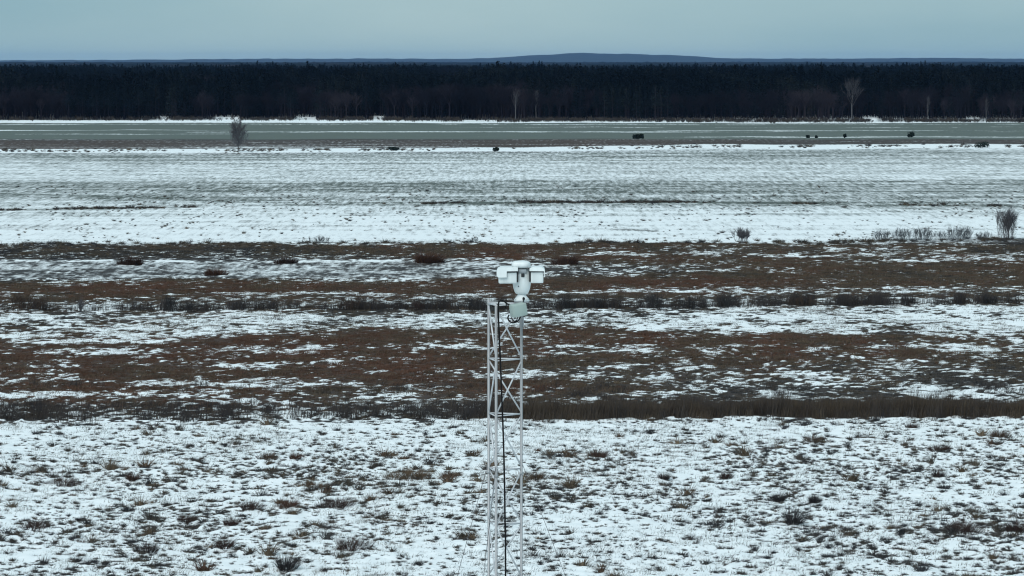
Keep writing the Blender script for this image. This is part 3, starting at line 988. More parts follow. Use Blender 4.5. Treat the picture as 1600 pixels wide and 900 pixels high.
def build_weeds():
    # sparse dark weeds on the stubble beyond, along its drains and the far snowy ditch
    n = 12000
    py = rng.uniform(290, 379, n); px = rng.uniform(-60, 1660, n)
    clump = fbm(px / 50, py / 7, 43, 3)
    k = rng.uniform(0, 1, n) < np.clip((clump - .42) * 2.2, .05, 1) * np.interp(py, [290, 318, 326, 345, 370, 379], [.3, .9, .6, .45, .25, .35])
    px, py = px[k], py[k]
    size = np.full(len(px), .52)
    # along the mid drain
    qx = rng.uniform(-60, 1660, 1500)
    qy = np.interp(qx, [-200, 0, 150, 350, 460, 760, 1060, 1300, 1450, 1800], [333, 330, 326, 323.5, 321, 318, 315.5, 318, 321, 325]) + rng.normal(0, .7, 1500)
    kq = rng.uniform(0, 1, 1500) < smooth(.4, .65, fbm(qx / 70, qx * 0 + 3, 45, 3))
    px = np.concatenate([px, qx[kq]]); py = np.concatenate([py, qy[kq]]); size = np.concatenate([size, np.full(kq.sum(), .95)])
    # along the far ditch
    m = 900
    dx = rng.uniform(-60, 1660, m)
    off = np.interp(dx, [-100, 0, 400, 800, 1000, 1100, 1600], [4.2, 4, 3, 1.3, -1, -3.2, -3.8])
    dy = 232.5 + off + rng.normal(0, 1.3, m)
    kd = rng.uniform(0, 1, m) < smooth(.42, .62, fbm(dx / 60, dx * 0, 47, 3)) * .9 + .05
    px = np.concatenate([px, dx[kd]]); py = np.concatenate([py, dy[kd]]); size = np.concatenate([size, np.full(kd.sum(), 1.15)])
    # fringe at the near edge of the snowy stubble
    m = 1500
    fx = rng.uniform(-60, 1660, m); fy = np.interp(fx, [0, 400, 800, 1200, 1400, 1600], [382, 381.5, 381.5, 381, 377, 375.5]) + rng.normal(0, 1.2, m)
    kf = rng.uniform(0, 1, m) < .12 + .6 * smooth(.45, .65, fbm(fx / 60, fx * 0, 49, 3))
    px = np.concatenate([px, fx[kf]]); py = np.concatenate([py, fy[kf]]); size = np.concatenate([size, np.full(kf.sum(), .9)])
    n = len(px)
    th = PITCH + np.arctan((py - 450) / FPX)
    y = CAM_H / np.tan(th); x = (px - 800) / FPX * (y * cp + CAM_H * sp)
    s = size * rng.lognormal(0, .35, n)
    kind = rng.integers(0, 3, n)
    scatter('field_weeds', np.column_stack([x, y, ground_z(x, y)]), np.stack([s * 1.3, s * 1.3, s], 1), np.stack([np.zeros(n), np.zeros(n), rng.uniform(0, 6.283, n)], 1),
            kind, np.clip(rng.normal(.2, .15, n), 0, 1), tuss[4:7], 'small dark weeds dotting the white stubble and its drains', 'weeds')

def build_reeds():
    P = []
    # near drain: tall growth along its far bank, thin on the left, a dense wall on the right
    n = 15000
    px = rng.uniform(-80, 1680, n)
    base = np.interp(px, [-80, 0, 400, 800, 1200, 1600, 1680], [657.5, 657, 655, 652.5, 651, 649, 648.5])
    base = base + (fbm(px / 24, px * 0 + 9, 62, 3) - .5) * 4.5 + np.abs(rng.normal(0, 1, n)) * (rng.uniform(0, 1, n) < .12) * 2.2
    back = rng.uniform(0, 1, n) ** 1.3
    py = base - .6 - back * np.where(px > 780, 11, 22)
    right = smooth(700, 860, px)
    cl = fbm(px / 26, py * 0, 63, 3)
    k = rng.uniform(0, 1, n) < np.clip((.045 + .075 * smooth(.40, .72, cl)) * (1 - right) + right * .9, 0, 1)
    h = np.where(px > 780, .50 + .75 * fbm(px / 38, py * 0 + 5, 64, 3), .80) * rng.lognormal(0, .25, n) * (1 - .25 * back)
    tint = np.clip(.10 + .55 * right * fbm(px / 50, py / 4, 66, 3) + rng.normal(0, .15, n), 0, 1)
    P.append((px[k], py[k], h[k], tint[k]))
    # far drain
    n = 9000
    px = rng.uniform(-80, 1680, n)
    base = np.interp(px, [-80, 0, 400, 800, 1200, 1600, 1680], [489.5, 489, 486.5, 483.5, 479, 475.5, 475])
    py = base - .4 - rng.uniform(0, 1, n) * 3.2
    cl = fbm(px / 20, py * 0, 67, 3)
    k = rng.uniform(0, 1, n) < np.clip(.07 + .34 * smooth(.42, .70, cl) * np.interp(px, [0, 700, 820, 1600], [.35, .5, 1, 1]), 0, 1)
    h = rng.lognormal(0, .25, n) * np.interp(px, [0, 800, 1600], [.95, 1.05, 1.05]) * (.7 + .7 * cl)
    P.append((px[k], py[k], h[k], np.clip(.10 + rng.normal(0, .12, k.sum()), 0, 1)))
    # scrubby stems scattered over the meadow between
    n = 2600
    px = rng.uniform(-60, 1660, n); py = rng.uniform(600, 650, n)
    cl = fbm(px / 60, py / 9, 69, 3)
    k = rng.uniform(0, 1, n) < np.clip((cl - .5) * 4, 0, 1) * np.interp(px, [0, 500, 700, 1600], [.3, .8, .9, .9])
    P.append((px[k], py[k], rng.uniform(.4, .8, k.sum()), np.clip(rng.normal(.12, .1, k.sum()), 0, 1)))
    px, py, h, tint = [np.concatenate(c) for c in zip(*P)]
    n = len(px)
    th = PITCH + np.arctan((py - 450) / FPX)
    y = CAM_H / np.tan(th); x = (px - 800) / FPX * (y * cp + CAM_H * sp)
    scatter('reed_stems', np.column_stack([x, y, ground_z(x, y)]), np.stack([np.ones(n), np.ones(n), h], 1), np.stack([np.zeros(n), np.zeros(n), rng.uniform(-.5, .5, n)], 1),
            rng.integers(0, 4, n), tint, reeds, 'dark upright reed and weed stems lining the two drains', 'reeds')
    print('reeds', n)
build_grass()
build_weeds()
build_reeds()

# ------------------------------------------------------------------ lattice mast
MAST_Y = 55.2
def leg_xy(px, dy): return Vector((at_depth(px, 560, MAST_Y + dy).x, MAST_Y + dy, 0))
LA, LB, LC = leg_xy(763.6, 0.0), leg_xy(775.2, -.526), leg_xy(814.6, -.163)
Z_TOP = at_depth(790, 475.5, MAST_Y - .25).z
NP = 28
STEP = Z_TOP / NP
centre = (LA + LB + LC) / 3
mast = tag(empty('lattice_mast', centre), 'tall three legged galvanised lattice mast carrying the white camera', 'mast')

def loc_(p): return p - centre
up_ = Vector((0, 0, 1))
leg_me = None
for p, extra in ((LA, .075), (LB, .0), (LC, .02)):
    mb = MB()
    mb.tube([Vector((0, 0, 0)), Vector((0, 0, Z_TOP + extra))], .0215, 12)
    mb.build('leg', M['steel'], mast, True, loc_(p))
# flange joints every fourth bay, bars and diagonals
bar_cache = {}
def bar(name, a, b, r, mat, parent, n=7):
    d = b - a
    key = (name, round(d.x, 3), round(d.y, 3), round(d.z, 3))
    if key not in bar_cache:
        mb = MB(); mb.tube([Vector((0, 0, 0)), d], r, n)
        bar_cache[key] = mesh_from(name, mb.v, mb.f, mat, smooth_=True)
    o = add(name, bar_cache[key], parent, a)
    return o
pairs = [(LA, LB), (LB, LC), (LC, LA)]
for i in range(NP + 1):
    z = Z_TOP - i * STEP
    if i == NP: z = .08
    for a, b in pairs:
        bar('crossbar', loc_(a) + up_ * z, loc_(b) + up_ * z, .0105, M['steel_lt'], mast)
for i in range(NP):
    zt, zb = Z_TOP - i * STEP - .03, Z_TOP - (i + 1) * STEP + .03
    if i % 2 == 0:
        ds = ((LB, LC), (LC, LA), (LA, LB))
    else:
        ds = ((LC, LB), (LA, LC), (LB, LA))
    for a, b in ds:
        bar('diagonal_brace', loc_(a) + up_ * zt, loc_(b) + up_ * up_ * zb, .0128, M['steel_lt'], mast)
for i in range(3, NP, 6):
    z = Z_TOP - (i + 0.0) * STEP
    for p in (LA, LB, LC):
        mb = MB(); mb.lathe([(.024, z - .09), (.031, z - .085), (.031, z - .055), (.024, z - .05)], 12)
        mb.build('sleeve_joint', M['steel'], mast, True, loc_(p))
# foot
mb = MB(); mb.lathe([(.62, -.25), (.62, .05), (.58, .08)], 24)
mb.build('foundation', M['concrete'], mast, False)
# top frame: heavier tube from the rear leg to the camera leg, with a clamp block
mb = MB(); mb.tube([loc_(LA) + up_ * (Z_TOP + .012), loc_(LC) + up_ * (Z_TOP + .0)], .017, 10); mb.build('top_rail', M['steel_lt'], mast)
mb = MB(); mb.tube([loc_(LA) + up_ * (Z_TOP - .005), loc_(LB) + up_ * (Z_TOP + .015)], .015, 10); mb.build('top_rail', M['steel_lt'], mast)
q = loc_(at_depth(771.5, 483, MAST_Y - .3))
rounded_box('clamp_block', (.085, .05, .05), M['dark'], mast, q, .006, 2)

# mounting plate that carries the camera on the third leg
CX = at_depth(815.2, 470, MAST_Y - .163).x
def zz(zy): return at_depth(815, 390 + zy / 6.925, MAST_Y - .163).z
plate_z = zz(562)
mb = MB(); mb.lathe([(.12, plate_z - .012), (.12, plate_z)], 24); mb.build('mounting_plate', M['steel'], mast, False, loc_(Vector((CX, LC.y, 0))))
mb = MB(); mb.tube([Vector((0, 0, Z_TOP - .35)), Vector((0, 0, plate_z - .012))], .035, 12); mb.build('mounting_post', M['steel'], mast, True, loc_(Vector((CX, LC.y + .03, 0))))

# ------------------------------------------------------------------ the white pan and tilt camera
CY = LC.y
ptz = tag(empty('surveillance_camera', (CX, CY, plate_z)), 'white twin housing pan and tilt camera on top of the lattice mast', 'camera')
Z0 = plate_z
def hx(zx): return at_depth(740 + zx / 6.925, 450, CY).x - CX
def hz(zy): return zz(zy) - Z0
mb = MB(); mb.lathe([(.104, 0), (.119, .006), (.121, hz(545)), (.113, hz(532)), (.088, hz(512)), (.068, hz(495)), (.060, hz(480)), (.060, hz(474))], 36)
mb.build('flared_base', M['white'], ptz)
mb = MB(); mb.lathe([(.085, hz(478)), (.098, hz(472)), (.114, hz(452)), (.131, hz(415)), (.141, hz(370)), (.143, hz(320)), (.136, hz(275)), (.120, hz(240)), (.095, hz(212)), (.05, hz(200))], 40, 0, 0, .92)
body = mb.build('body', M['white'], ptz)
rounded_box('cable_recess', (.052, .03, .055), M['dark'], body, (hx(533), -.126, hz(272)), .006, 2)
rounded_box('shoulder_bracket', (.13, .05, .06), M['grey'], body, (hx(528), -.105, hz(228)), .012, 2)
mb = MB(); mb.tube([Vector((hx(485), -.139, hz(391))), Vector((hx(485), -.125, hz(391)))], .008, 10); mb.build('bolt', M['dark'], body)
for sx, sz in ((575, 540), (455, 540), (590, 535)):
    mb = MB(); px_ = hx(sx); mb.tube([Vector((px_, -math.sqrt(max(.118 ** 2 - px_ ** 2, 1e-4)) - .006, hz(sz))), Vector((px_, -.02, hz(sz)))], .005, 8); mb.build('bolt', M['dark'], ptz)
mb = MB(); mb.tube([Vector((-.36, .0, hz(270))), Vector((.34, .0, hz(270)))], .048, 16); mb.build('tilt_axle', M['grey'], ptz)
# rounded pod on top
bm = bmesh.new()
bmesh.ops.create_uvsphere(bm, u_segments=36, v_segments=20, radius=1)
for v in bm.verts:
    def se(c, e): return math.copysign(abs(c) ** e, c)
    v.co = Vector((se(v.co.x, .72) * .149, se(v.co.y, .8) * .17, se(v.co.z, .62) * .060))
me = bpy.data.meshes.new('top_pod'); bm.to_mesh(me); bm.free(); me.materials.append(M['whitecap'])
me.polygons.foreach_set('use_smooth', [True] * len(me.polygons))
pod = add('top_pod', me, ptz, (hx(513), 0, hz(161)))
mb = MB(); mb.lathe([(.075, hz(212)), (.075, hz(190))], 24); mb.build('neck', M['grey'], ptz)

def profile_extrude(name, prof, y0, y1, mat, parent, loc):
    """closed outline in x,z pushed along y"""
    n = len(prof); v = [(x, y0, z) for x, z in prof] + [(x, y1, z) for x, z in prof]
    f = [tuple(range(n)), tuple(reversed(range(n, 2 * n)))] + [(i, i + n, (i + 1) % n + n, (i + 1) % n) for i in range(n)]
    o = add(name, mesh_from(name, v, f, mat), parent, loc)
    bm = bmesh.new(); bm.from_mesh(o.data); bmesh.ops.recalc_face_normals(bm, faces=bm.faces)
    bmesh.ops.bevel(bm, geom=[e for e in bm.edges], offset=.004, segments=2, profile=.5, affect='EDGES')
    bm.to_mesh(o.data); bm.free()
    return o
# left housing with its sun shield
rounded_box('camera_housing', (hx(470) - hx(270), .44, hz(232) - hz(360)), M['white'], ptz, ((hx(270) + hx(470)) / 2, .02, (hz(232) + hz(360)) / 2), .026, 4)
profile_extrude('sun_shield', [(hx(250), hz(268)), (hx(250), hz(228)), (hx(262), hz(205)), (hx(292), hz(189)), (hx(330), hz(184)), (hx(478), hz(184)), (hx(480), hz(192)), (hx(480), hz(224)), (hx(360), hz(226)), (hx(360), hz(292)), (hx(275), hz(294)), (hx(262), hz(290))],
                -.245, -.195, M['whitecap'], ptz, (0, 0, 0))
profile_extrude('sun_shield', [(hx(250), hz(268)), (hx(250), hz(228)), (hx(262), hz(205)), (hx(292), hz(189)), (hx(330), hz(184)), (hx(478), hz(184)), (hx(480), hz(192)), (hx(480), hz(222)), (hx(268), hz(224)), (hx(264), hz(270))],
                -.190, .27, M['whitecap'], ptz, (0, 0, 0))
# right housing with its shield and side flap
rounded_box('camera_housing', (hx(754) - hx(618), .44, hz(228) - hz(355)), M['white'], ptz, ((hx(618) + hx(754)) / 2, .02, (hz(228) + hz(355)) / 2), .018, 4)
profile_extrude('sun_shield', [(hx(604), hz(196)), (hx(640), hz(184)), (hx(742), hz(184)), (hx(762), hz(197)), (hx(770), hz(215)), (hx(770), hz(288)), (hx(764), hz(288)), (hx(762), hz(226)), (hx(604), hz(224))],
                -.235, .27, M['whitecap'], ptz, (0, 0, 0))
for name_, x0, x1, y0_, y1_, dp in (('shield_shadow_strip', 362, 476, 222, 240, -.206), ('shield_shadow_strip', 621, 757, 222, 238, -.206), ('hood_shadow_strip', 357, 363, 228, 292, -.203),
                                 ('inner_shadow_strip', 467, 484, 232, 345, -.19), ('inner_shadow_strip', 600, 622, 190, 340, -.19)):
    rounded_box(name_, (hx(x1) - hx(x0), .03, hz(y0_) - hz(y1_)), M['dark'], ptz, ((hx(x0) + hx(x1)) / 2, dp + .015, (hz(y0_) + hz(y1_)) / 2), .002, 1)  # solid dark strips stand for shade under the shields and beside the body
for x_, r_ in ((368, .085), (688, .062)):
    mb = MB(); mb.tube([Vector((hx(x_), .235, hz(295))), Vector((hx(x_), .262, hz(295)))], r_, 24); l = mb.build('lens', M['grey'], ptz)
    mb = MB(); mb.tube([Vector((hx(x_), .255, hz(295))), Vector((hx(x_), .266, hz(295)))], r_ * .8, 24); mb.build('glass', M['glass'], l)
# cable gland on the base
mb = MB(); mb.tube([Vector((hx(541), -.06, hz(520))), Vector((hx(541), -.145, hz(526)))], [.017, .021], 14); mb.build('cable_gland', M['cable'], ptz)

# ------------------------------------------------------------------ junction box and cables
JY = CY - .30
jb = at_depth(740 + 482 / 6.925, 390 + 652 / 6.925, JY)
box = tag(empty('junction_box', jb), 'pale sage green junction box hanging tilted below the white camera', 'junction box')
box.rotation_euler = (math.radians(4), math.radians(-9), math.radians(24))
rounded_box('enclosure', (.232, .15, .192), M['sage'], box, (0, .0, 0), .008, 3)
rounded_box('lid', (.224, .018, .184), M['sage'], box, (0, -.083, 0), .006, 2)
for sx in (-1, 1):
    for sz_ in (-1, 1):
        mb = MB(); mb.tube([Vector((sx * .098, -.094, sz_ * .078)), Vector((sx * .098, -.088, sz_ * .078))], .005, 8); mb.build('lid_screw', M['steel'], box)
for sx in (-.07, .03, .075):
    mb = MB(); mb.tube([Vector((sx, 0, -.096)), Vector((sx, 0, -.122))], .011, 10); mb.build('cable_gland', M['dark'], box)
rounded_box('bracket', (.05, .16, .05), M['steel'], box, (.02, .14, .02), .004, 1)

def cable(name, pts, r, label, group=None, mat=None):
    # smooth the run with Catmull-Rom
    P = [Vector(p) for p in pts]; out = []
    for i in range(len(P) - 1):
        p0, p1, p2, p3 = P[max(i - 1, 0)], P[i], P[i + 1], P[min(i + 2, len(P) - 1)]
        for k in range(6):
            t = k / 6
            out.append(.5 * ((2 * p1) + (p2 - p0) * t + (2 * p0 - 5 * p1 + 4 * p2 - p3) * t * t + (3 * p1 - p0 - 3 * p2 + p3) * t ** 3))
    out.append(P[-1])
    mb = MB(); mb.tube(out, r, 8)
    o = mb.build(name, mat or M['cable'], None)
    tag(o, label, 'cable', group)
    return o
def Zp(zx, zy, Y): return at_depth(740 + zx / 6.925, 390 + zy / 6.925, Y)
YB = LB.y - .035
run = [Zp(392, 596, JY + .06), Zp(365, 588, JY), Zp(340, 567, JY - .05), Zp(310, 552, YB - .05), Zp(283, 556, YB - .03), Zp(270, 580, YB - .02), Zp(267, 630, YB), Zp(268, 720, YB), Zp(273, 830, YB)]
for px_, py_ in ((780.3, 530), (782, 570), (784, 620), (786, 670), (787.5, 720), (788.5, 770), (789.3, 830), (790, 900)):
    run.append(at_depth(px_, py_, YB + .04))
run += [Vector((run[-1].x + .01, YB + .04, 12)), Vector((run[-1].x, YB + .04, 5)), Vector((run[-1].x - .02, YB, .1))]
cable('power_cable', run, .0135, 'thick black cable running down the mast from the junction box')
cable('looped_cable', [Zp(385, 705, JY), Zp(372, 735, JY - .02), Zp(385, 772, JY - .03), Zp(425, 792, JY - .02), Zp(468, 778, JY), Zp(497, 748, JY + .02), Zp(508, 715, JY + .03)], .0115, 'outer black cable loop drooping under the junction box', 'cable loops under the box')
cable('looped_cable', [Zp(412, 730, JY + .03), Zp(425, 765, JY + .02), Zp(448, 775, JY + .02), Zp(470, 755, JY + .02), Zp(482, 715, JY + .03)], .008, 'small inner black cable loop directly under the junction box', 'cable loops under the box')
cable('gland_cable', [Zp(541, 526, CY - .14), Zp(540, 545, CY - .17), Zp(538, 560, CY - .19), Zp(534, 580, CY - .2)], .0085, 'short black cable dropping from the white camera base into the box')
cable('drop_cable', [Zp(352, 580, JY - .02), Zp(352, 605, JY), Zp(346, 632, JY + .02)], .008, 'short black cable end hanging beside the junction box')

# guy wires
ZG = at_depth(790, 722, MAST_Y - .25).z
for p, lab in ((LA, 'thin guy wire falling away behind the mast to the left'), (LB, 'thin guy wire coming forward from the mast centre leg'), (LC, 'thin guy wire falling away from the right mast leg')):
    d = (p - centre); d.z = 0; d.normalize()
    a = Vector((p.x, p.y, ZG)); b = Vector((p.x, p.y, 0)) + d * 8.6
    b.z = 0
    mid = (a + b) / 2 - Vector((0, 0, .12))
    mb = MB(); mb.tube([a, a.lerp(mid, .5) - Vector((0, 0, .03)), mid, mid.lerp(b, .5) - Vector((0, 0, .03)), b], .0045, 6)
    o = mb.build('guy_wire', M['wire']); tag(o, lab, 'wire', 'guy wires of the mast')

# ------------------------------------------------------------------ single trees, shrubs and clumps
PG = {
 'dusk': plain_growth('grey_twigs', (.100, .099, .108)), 'brown': plain_growth('brown_twigs', (.062, .046, .038)), 'blue': plain_growth('slate_twigs', (.105, .118, .130)),
 'pale': plain_growth('pale_birch_twigs', (.060, .059, .066)), 'birch': simple_mat('birch_bark', (.105, .105, .11), .8, 0, .1, .35, 3.0), 'dark': plain_growth('black_twigs', (.044, .043, .044)),
 'evergreen': plain_growth('juniper_needles', (.018, .030, .026)), 'rust': plain_growth('rust_grass', (.085, .050, .038)), 'rustdark': plain_growth('dark_rust_grass', (.050, .034, .030)), 'ochre': plain_growth('ochre_grass', (.105, .076, .052)),
 'black': plain_growth('blackish_grass', (.034, .032, .034)), 'trunk': simple_mat('grey_bark', (.07, .065, .065), .9, 0, .1, .3, 4.0)}

def tree_thing(name, label, cat, px, py, top, group, twig, trunk='trunk', spread=.5, clear=.3, depth=3, twig_w=.05, slim=1.0, limbs=6, oval=None):
    p = at(px, py); p.z = gz(p)
    H = (py - top) * (p.y / FPX)
    root = tag(empty(name, p), label, cat, group)
    tw = MB(); tw.tube([Vector((0, 0, -.4)), Vector((R_(-.02, .02) * H, 0, H * .45)), Vector((R_(-.03, .03) * H, R_(-.02, .02) * H, H * .86))], [H * .017, H * .011, H * .003], 7, False)
    tw.build('trunk', PG[trunk], root)
    w, t = MB(), MB()
    for k in range(limbs * 2):
        z = H * (clear + (.84 - clear) * (k + R_(0, .8)) / (limbs * 2))
        a = k * 2.4 + R_(-.4, .4)
        s_ = spread * slim
        L = H * .30 * (1.1 - .62 * z / H) * (.75 + .5 * slim)
        grow(w, t, Vector((0, 0, z)), Vector((math.cos(a) * s_, math.sin(a) * s_, .75)), L, H * .0055, depth - 1, .55 * (.6 + .4 * slim), twig_w, H * .085, 2, .22)
    if oval:
        W_, n_ = oval[0] * (p.y / FPX), oval[1]
        for k in range(n_):
            d = Vector((rnd.gauss(0, 1), rnd.gauss(0, 1), rnd.gauss(0, 1))).normalized() * R_(.15, 1) ** .5
            q = Vector((d.x * W_ * .46 * R_(.85, 1.1), d.y * W_ * .46, H * (.56 + .42 * d.z)))
            blade(t, q, Vector((d.x * .6, d.y * .6, .9)) + Vector((R_(-.3, .3), R_(-.3, .3), 0)), H * .11 * R_(.6, 1.3), twig_w, 0, 1)
    o = len(w.v)
    me = mesh_from('crown', w.v + t.v, w.f + [tuple(i + o for i in q) for q in t.f], PG[twig])
    add('crown', me, root)
    return root

tree_thing('bare_tree', 'lone grey bare tree standing in the snowy ditch beyond the stubble', 'tree', 372, 238, 193, 'bare trees by the far fields', 'dusk', spread=.75, clear=.10, depth=3, twig_w=.075, limbs=10, oval=(25, 1500))
tree_thing('birch_tree', 'pale birch with forked crown at forest edge, behind the camera mast', 'tree', 806, 189, 143, 'pale trees at the forest edge', 'pale', 'birch', .45, .35, 2, .10, .8)
tree_thing('birch_tree', 'slim pale birch just to the right of the forked birch', 'tree', 838, 188.5, 145, 'pale trees at the forest edge', 'pale', 'birch', .4, .45, 2, .09, .6)
tree_thing('birch_tree', 'tallest pale tree with broad crown at the right forest edge', 'tree', 1331, 190.5, 132, 'pale trees at the forest edge', 'pale', 'birch', .5, .4, 3, .05, 1.0, 7)
tree_thing('birch_tree', 'narrow pale birch, second from the right at forest edge', 'tree', 1450, 190.5, 153, 'pale trees at the forest edge', 'pale', 'birch', .3, .3, 2, .10, .45)
tree_thing('birch_tree', 'narrow pale birch, rightmost of those at the forest edge', 'tree', 1541, 191.5, 156, 'pale trees at the forest edge', 'pale', 'birch', .3, .3, 2, .10, .45)

def shrub_thing(label, px, py, top, width, mat, group, stems=9, depth=2, tw=None, name='bare_shrub', lean=.0, cat='shrub'):
    p = at(px, py); p.z = gz(p)
    sc = p.y / FPX
    H, W = (py - top) * sc, width * sc
    root = tag(empty(name, p), label, cat, group)
    tw = tw or max(.010, .30 * sc)
    stems = int(stems * 1.8)
    for k in range(3):
        w, t = MB(), MB()
        for j in range(max(2, stems // 3)):
            a = R_(0, 6.283); off = R_(0, .46) * W
            base = Vector((math.cos(a) * off, math.sin(a) * off * .6, -.08))
            d = Vector((math.cos(a) * W / H * R_(.05, .38) + R_(-.12, .12), math.sin(a) * .4, 1))
            grow(w, t, base, d, H * R_(.4, .62), max(.012, H * .010), depth - 1, .55, tw, H * .24, 2, .25)
        for j in range(int((34 if mat == 'blue' else 15) * W * H) if W * H < 25 else 380):
            a = R_(0, 6.283); rr = math.sqrt(R_(0, 1)); hh = R_(.0, .78)
            q = Vector((math.cos(a) * rr * W * .48, math.sin(a) * rr * W * .3, H * hh * (1 - .35 * rr * rr)))
            blade(t, q, Vector((math.cos(a) * rr * .35 + R_(-.15, .15), R_(-.2, .2), 1)), H * R_(.14, .30), tw * .8, 0, 1)
        o = len(w.v)
        add('branches', mesh_from('branches', w.v + t.v, w.f + [tuple(i + o for i in q) for q in t.f], PG[mat]), root)
    return root

G1 = 'bare shrubs along the edge of the white stubble'
shrub_thing('tallest bare shrub at the right end of the white stubble edge', 1573, 374, 330, 30, 'dusk', G1, 12, 3)
shrub_thing('grey bushy shrub left of the tallest shrub at the stubble edge', 1500, 374, 350, 38, 'blue', G1, 18, 2)
shrub_thing('low slate shrub between the pair of bushier shrubs on the right', 1535, 374, 359, 26, 'blue', G1, 9, 2)
shrub_thing('broad slate grey shrub in the middle of the right shrub row', 1441, 374.5, 352, 34, 'blue', G1, 18, 2)
shrub_thing('round slate grey shrub, second from the left in the right row', 1408, 374, 353, 34, 'blue', G1, 15, 2)
shrub_thing('thin slate shrub at the left end of the right shrub row', 1376, 376, 356, 30, 'blue', G1, 9, 2)
shrub_thing('thin low slate shrub between two broad shrubs of the right row', 1471, 374.5, 357, 24, 'blue', G1, 6, 2)
shrub_thing('lone round dark shrub on the stubble edge right of the camera', 1160, 381, 359, 22, 'dusk', G1, 12, 3)
shrub_thing('small thin shrub on the stubble edge above the left rusty clumps', 297, 382.5, 372, 9, 'dusk', G1, 6, 2)
shrub_thing('low slate grey shrub on the stubble edge left of the mast', 500, 381, 367, 34, 'blue', G1, 12, 2)
shrub_thing('tiny slate shrub on the stubble edge nearest left of the camera', 742, 381, 370, 12, 'blue', G1, 6, 2)
shrub_thing('tiny slate shrub midway between two others on the stubble edge', 698, 381.5, 372, 14, 'blue', G1, 6, 2)

def evergreen_thing(label, px, py, top, width, name='evergreen_bush', mat='evergreen', group='dark bushes on the far fields'):
    p = at(px, py); p.z = gz(p)
    sc = p.y / FPX
    H, W = (py - top) * sc, width * sc
    root = tag(empty(name, p), label, 'bush', group)
    mb = MB(); mb.tube([Vector((0, 0, -.3)), Vector((0, 0, H * .7))], [H * .03, H * .01], 6, False); mb.build('trunk', PG['trunk'], root)
    lf = MB()
    lobes = [(Vector((R_(-.33, .33) * W, R_(-.33, .33) * W, H * R_(.25, .72))), R_(.22, .36)) for _ in range(9)]
    for c, r in lobes:
        for k in range(90):
            d = Vector((R_(-1, 1), R_(-1, 1), R_(-1, 1)))
            if d.length > 1: d.normalize()
            q = c + Vector((d.x * W * r, d.y * W * r, d.z * H * r))
            if q.z > -.1: leafquad(lf, q, R_(.12, .26) * max(1, H / 3))
    add('crown', mesh_from('crown', lf.v, lf.f, PG[mat]), root)
evergreen_thing('larger left half of the dark bush pair on the green field', 995, 217, 209, 12)
evergreen_thing('smaller right half of the dark bush pair on the green field', 1003, 217, 208.5, 6)
evergreen_thing('round dark bush on the far green field, largest right of centre', 1423, 215, 206.5, 11)
evergreen_thing('small dark bush on the green field below the tallest pale tree', 1320, 215, 208, 6)
evergreen_thing('tiny dark bush on the green field, left of two tiny ones', 1262, 215.5, 211, 5)
evergreen_thing('tiny dark bush on the green field, right of two tiny ones', 1276, 215.5, 211.5, 4)
evergreen_thing('wide low black thicket on the snowy ditch at the right', 1535, 231, 221, 24, 'thicket')
evergreen_thing('wide low dark thicket on the snowy ditch left of the mast', 615, 236, 230, 22, 'thicket')
evergreen_thing('small dark bush on the snowy ditch above the camera', 775, 237, 231, 9)

# clumps of taller rusty growth
def clump_thing(label, px, py, top, width, mat, group, n=None, upright=.55, name='grass_clump', depth_k=.5):
    p = at(px, py); p.z = gz(p)
    sc = p.y / FPX
    H, W = (py - top) * sc, width * sc
    root = tag(empty(name, p), label, 'grass clump', group)
    n = int(1.7 * (n or int(260 * max(1, W / 1.5))))
    w = max(.018, .42 * sc)
    H *= 1.75
    for part in range(2):
        mb = MB()
        for k in range(n // 2):
            a = R_(0, 6.283); r = math.sqrt(R_(0, 1))
            lob = .78 + .3 * math.sin(3 * a + px) 
            q = Vector((math.cos(a) * r * W * .46 * lob, math.sin(a) * r * W * .46 * depth_k, 0))
            q.z = -.03
            edge = (1 - r * r)
            d = Vector((math.cos(a) * (1 - upright) * 1.2 + R_(-.3, .45), math.sin(a) * (1 - upright) + R_(-.3, .3), 1))
            blade(mb, q, d, H * (.55 + .5 * edge) * R_(.6, 1.15), w * R_(.7, 1.5), R_(.05, .35), 2)
        add('blades', mesh_from('blades', mb.v, mb.f, PG[mat if part == 0 or rnd.random() < .6 else 'rustdark']), root)
G2 = 'rusty thickets on the middle meadow'
clump_thing('dark rust thicket on grey ground, farthest left of the five', 205, 415, 403, 44, 'rustdark', G2, 900)
clump_thing('low reddish thicket with a snow gap, lowest of the left three', 335, 430, 418.5, 42, 'rust', G2, 700)
clump_thing('faint wide rust thicket right of the two left thickets', 446, 411.5, 401, 42, 'rustdark', G2, 700)
clump_thing('wide rust thicket between the left thickets and the camera', 667, 412, 397, 54, 'rust', G2, 1100)
clump_thing('rust thicket just right of the white camera head', 884, 416, 401, 46, 'rust', G2, 900)

